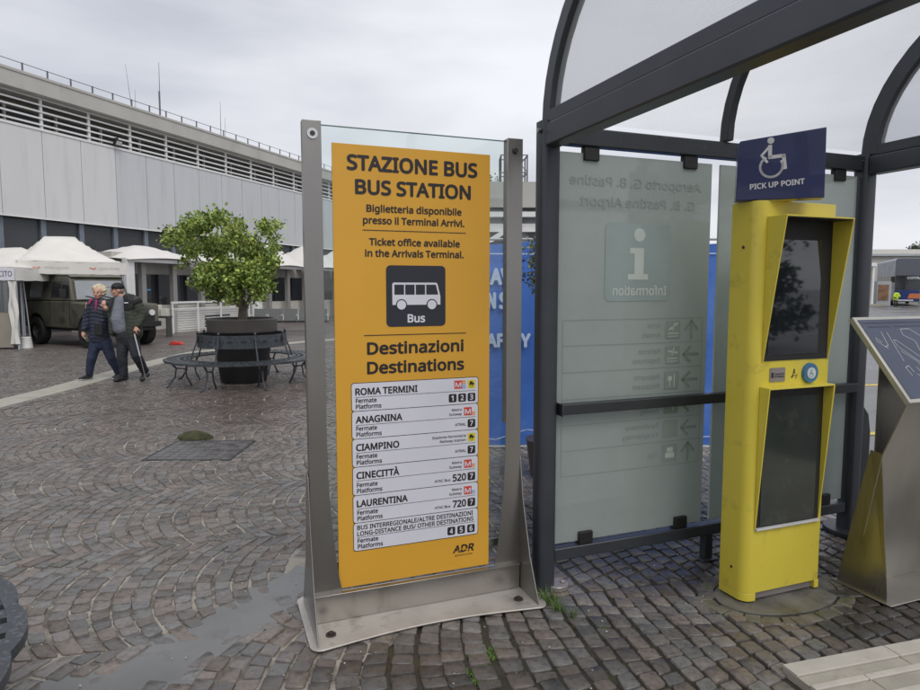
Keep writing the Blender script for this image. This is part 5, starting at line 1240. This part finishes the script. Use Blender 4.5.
b = MB(); limb(b, [q(93.2, 298.6, -.03), q(91.8, 302.5, -.065)], [(.018, .018), (.012, .012)]); b.build('backpack_strap', 'magenta_cloth', wm, smooth=True)
b = MB(); b.prism(rrect(*(lambda a, c: (a[0], c[0], c[2], a[2]))(q(98, 322), q(106.5, 334)), .02), -.155, -.115); b.build('waist_bag', 'black_cloth', wm, bevel=.012)
b = MB()
limb(b, [q(98.5, 330, .03), q(98.5, 343, .03)], [(.165, .115), (.17, .12)], 18)
limb(b, [q(94, 341, .03), q(91, 357, -.05), q(87.5, 372.5, -.04)], [(.105, .105), (.078, .08), (.060, .062)]); limb(b, [q(103.5, 341, .03), q(108, 357, .02), q(111.7, 372, .12)], [(.105, .105), (.078, .08), (.060, .062)])
fuse(b, 'jeans', 'jeans', wm, .011, 3)
for (x, y, d, s_) in ((86.2, 376.3, -.06, -.35), (112, 375.5, .09, .1)):
    b = MB(); a = q(x, y, d); limb(b, [(a[0] + .03 * 0, a[1] + .10, .055), (a[0], a[1], .052), (a[0] + s_ * .12, a[1] - .13, .036)], [(.040, .045), (.045, .042), (.042, .030)]); b.add([], []); o = fuse(b, 'shoe', 'shoe_dark', wm, .008, 2)
    b = MB(); limb(b, [(a[0], a[1] + .11, .016), (a[0] + s_ * .12, a[1] - .15, .015)], [(.045, .014), (.046, .014)]); b.build('sole', 'shoe_pale', o, smooth=True)
b = MB(); hc = Vector(q(99.8, 291.6, 0)); rr = random.Random(1)
b.ball((hc.x, hc.y + .025, hc.z + .045), (.100, .105, .090), 16)
for i in range(150):
    u = Vector((rr.gauss(0, 1), rr.gauss(0, 1) + .5, rr.gauss(0, 1) + .35)).normalized()
    if u.y < -.35 and u.z < .50: continue
    b.ball((hc.x + u.x * .098, hc.y + .02 + u.y * .10, hc.z + .03 + u.z * .095), rr.uniform(.018, .034), 6)
fuse(b, 'hair', 'hair_blond', bd_, .008, 1)

# man
mn = thing('person', 'man in a black cap and dark green fleece jacket walking with a stick', 'person', (-5.72, 11.15, 0))
q = pp(130, 381)
b = MB(); T = head(b, q(122.6, 292.4, -.02), -48)
limb(b, [q(124.5, 297, .01), q(126.5, 303, .03)], [.056, .066]); limb(b, [q(127, 303, .03), q(126, 320, .02), q(127, 338, .03)], [(.09, .06), (.08, .07), (.08, .07)])
limb(b, [q(116.5, 303, .03), q(113.5, 316, .02), q(114.5, 309, -.14)], [.055, .046, .034]); hand(b, q(113.6, 309.5, -.13), (-.1, -.35, .95), -1, .9)
limb(b, [q(138, 303, .03), q(143, 316, .05), q(141.5, 326, -.06)], [.056, .046, .032]); hand(b, q(141.3, 327, -.07), (-.1, -.35, -.9), -1, .9)
limb(b, [q(125, 341, .03), q(124.5, 357, -.02), q(125, 374, .0)], [.085, .068, .045]); limb(b, [q(133.5, 342, .03), q(139.5, 356, -.06), q(142, 371, .10)], [.085, .068, .045])
bd_ = fuse(b, 'body', 'skin', mn, .0085, 2); face_bits(T, bd_, 'hair_grey')
b = MB(); limb(b, [q(124.5, 301.5, .0), q(123.6, 310, -.01), q(122.8, 320, -.03), q(124.0, 329.0, -.01)], [(.10, .08), (.118, .10), (.135, .125), (.14, .12)], 18); fuse(b, 'shirt', 'grey_shirt', mn, .011, 3)
b = MB()
limb(b, [q(133.5, 302.5, .045), q(134.3, 314, .045), q(134.8, 326, .05), q(134.8, 334.5, .055)], [(.115, .11), (.128, .135), (.135, .145), (.14, .14)], 20); limb(b, [q(127, 302, .10), q(126, 318, .11), q(126, 334, .11)], [(.13, .06), (.14, .07), (.15, .07)], 18)
limb(b, [q(119.5, 303, .03), q(117.0, 316, -.03), q(117.2, 331, -.03)], [(.075, .09), (.050, .11), (.050, .11)], 16)
limb(b, [q(118, 303, .03), q(112.8, 317, .03), q(113.8, 311, -.10)], [.080, .068, .052]); limb(b, [q(139, 302.5, .03), q(145, 316, .05), q(142, 325.5, -.045)], [.088, .082, .058])
limb(b, [q(130, 298.5, .07), q(134, 299.5, .09)], [(.07, .06), (.07, .06)])
fj = fuse(b, 'fleece_jacket', 'green_fleece', mn, .012, 3, .003)
b = MB(); limb(b, [q(131, 300.5, .03), q(139.5, 303.5, .03)], [(.08, .085), (.090, .096)], 18); limb(b, [q(134, 303, .045), q(134.2, 309, .045)], [(.118, .125), (.126, .142)], 18); fuse(b, 'shoulder_yoke', 'black_cloth', fj, .012, 2)
b = MB(); e0 = q(133.8, 304.2, -.125); b.box(e0[0] - .035, e0[0] + .035, -.128, -.118, e0[2] - .008, e0[2] + .010); b.build('chest_badge', 'print_white', fj, bevel=.004)
b = MB(); limb(b, [q(119, 299.5, -.03), q(117.5, 308, -.12), q(117.0, 318, -.12)], [(.02, .014), (.022, .014), (.018, .012)]); b.build('strap', 'black_cloth', mn, smooth=True)
b = MB()
limb(b, [q(127.5, 336, .02), q(129.5, 342, .03)], [(.172, .132), (.175, .125)], 18)
limb(b, [q(125, 341, .03), q(124.3, 357, -.02), q(124.8, 374.5, .0)], [(.110, .11), (.086, .088), (.070, .07)]); limb(b, [q(134, 341, .03), q(139.8, 356, -.06), q(142.3, 371.5, .10)], [(.112, .11), (.086, .088), (.068, .07)])
fuse(b, 'trousers', 'dark_trousers', mn, .011, 3)
for (x, y, d, s_) in ((124.5, 378, -.02, -.35), (143, 375, .07, .2)):
    b = MB(); a = q(x, y, d); z0 = .0 if d < 0 else .03; limb(b, [(a[0], a[1] + .10, .055 + z0), (a[0], a[1], .055 + z0), (a[0] + s_ * .15, a[1] - .14, .038)], [(.045, .05), (.05, .046), (.047, .034)]); o = fuse(b, 'shoe', 'shoe_dark', mn, .008, 2)
b = MB(); b.t(T); b.ball((0, -.012, .062), (.088, .104, .078), 18); b.prism([(-.088, -.03), (.088, -.03), (.088, .055), (-.088, .055)], .035, .075, 'z')
fuse(b, 'cap', 'black_cloth', bd_, .008, 3)
b = MB(); b.t(T); V = []
b.prism([(-.075, .05)] + [(.078 * math.cos(R(a)), .06 + .10 * math.sin(R(a))) for a in range(180, -1, -20)] + [(.075, .05)], .052, .061, 'z'); b.build('cap_peak', 'black_cloth', bd_, bevel=.002)
b = MB(); b.t(T); b.ball((0, -.045, .0), (.080, .065, .060), 12); fuse(b, 'hair', 'hair_grey', bd_, .009, 1)
ck = thing('walking_stick', 'thin grey hiking stick in the hand of the man', 'walking stick', (-5.72, 11.15, 0))
b = MB(); hx = q(141.5, 334, -.16); ft = q(156, 380.6, -.32); ft = (ft[0], ft[1], .004); b.tube([hx, tuple(hx[i] * .55 + ft[i] * .45 for i in range(3))], .012, 8); b.build('upper_shaft', 'tin_grey', ck)
b = MB(); b.tube([tuple(hx[i] * .55 + ft[i] * .45 for i in range(3)), ft], .008, 8); b.build('lower_shaft', 'rail_grey', ck)
b = MB(); h2 = tuple(hx[i] * 1.06 - ft[i] * .06 for i in range(3)); b.tube([h2, hx], .017, 8); b.build('grip', 'rubber', ck)
# far worker in a yellow green vest beside the coach
wk = thing('person', 'distant worker in a yellow green vest crouching by the coach', 'person', (37.9, 56.6, 0))
wk.scale = (.85, .85, .80)
b = MB(); limb(b, [(-.1, 0, .05), (-.12, .05, .5), (0, .1, .85)], [.07, .08, .12]); limb(b, [(.15, 0, .05), (.12, .05, .5), (0, .1, .85)], [.07, .08, .12]); limb(b, [(0, .1, .8), (0, 0, 1.35)], [(.16, .12), (.19, .12)])
b.ball((.02, -.05, 1.62), (.085, .1, .12), 12); limb(b, [(0, 0, 1.35), (.02, -.04, 1.55)], [.06, .05])
limb(b, [(-.2, 0, 1.3), (-.28, -.1, 1.0), (-.2, -.3, .9)], [.06, .05, .035]); hand(b, (-.2, -.3, .9), (.2, -.8, -.3), 1); limb(b, [(.2, 0, 1.3), (.3, -.1, 1.05), (.35, -.3, 1.0)], [.06, .05, .035]); hand(b, (.35, -.3, 1.0), (.2, -.8, -.2), -1)
bw = fuse(b, 'body', 'dark_trousers', wk, .015, 2)
b = MB(); limb(b, [(0, .1, .78), (0, 0, 1.36)], [(.23, .18), (.26, .17)]); limb(b, [(-.2, 0, 1.33), (-.28, -.08, 1.05)], [.09, .08]); limb(b, [(.2, 0, 1.33), (.3, -.08, 1.08)], [.09, .08]); fuse(b, 'vest', 'hivis', wk, .02, 2)
for o in list(COL.objects):
    if o.type == 'MESH' and o.data and o.data.users == 1 and not o.data.name.startswith(o.name.split('.')[0]): o.data.name = o.name
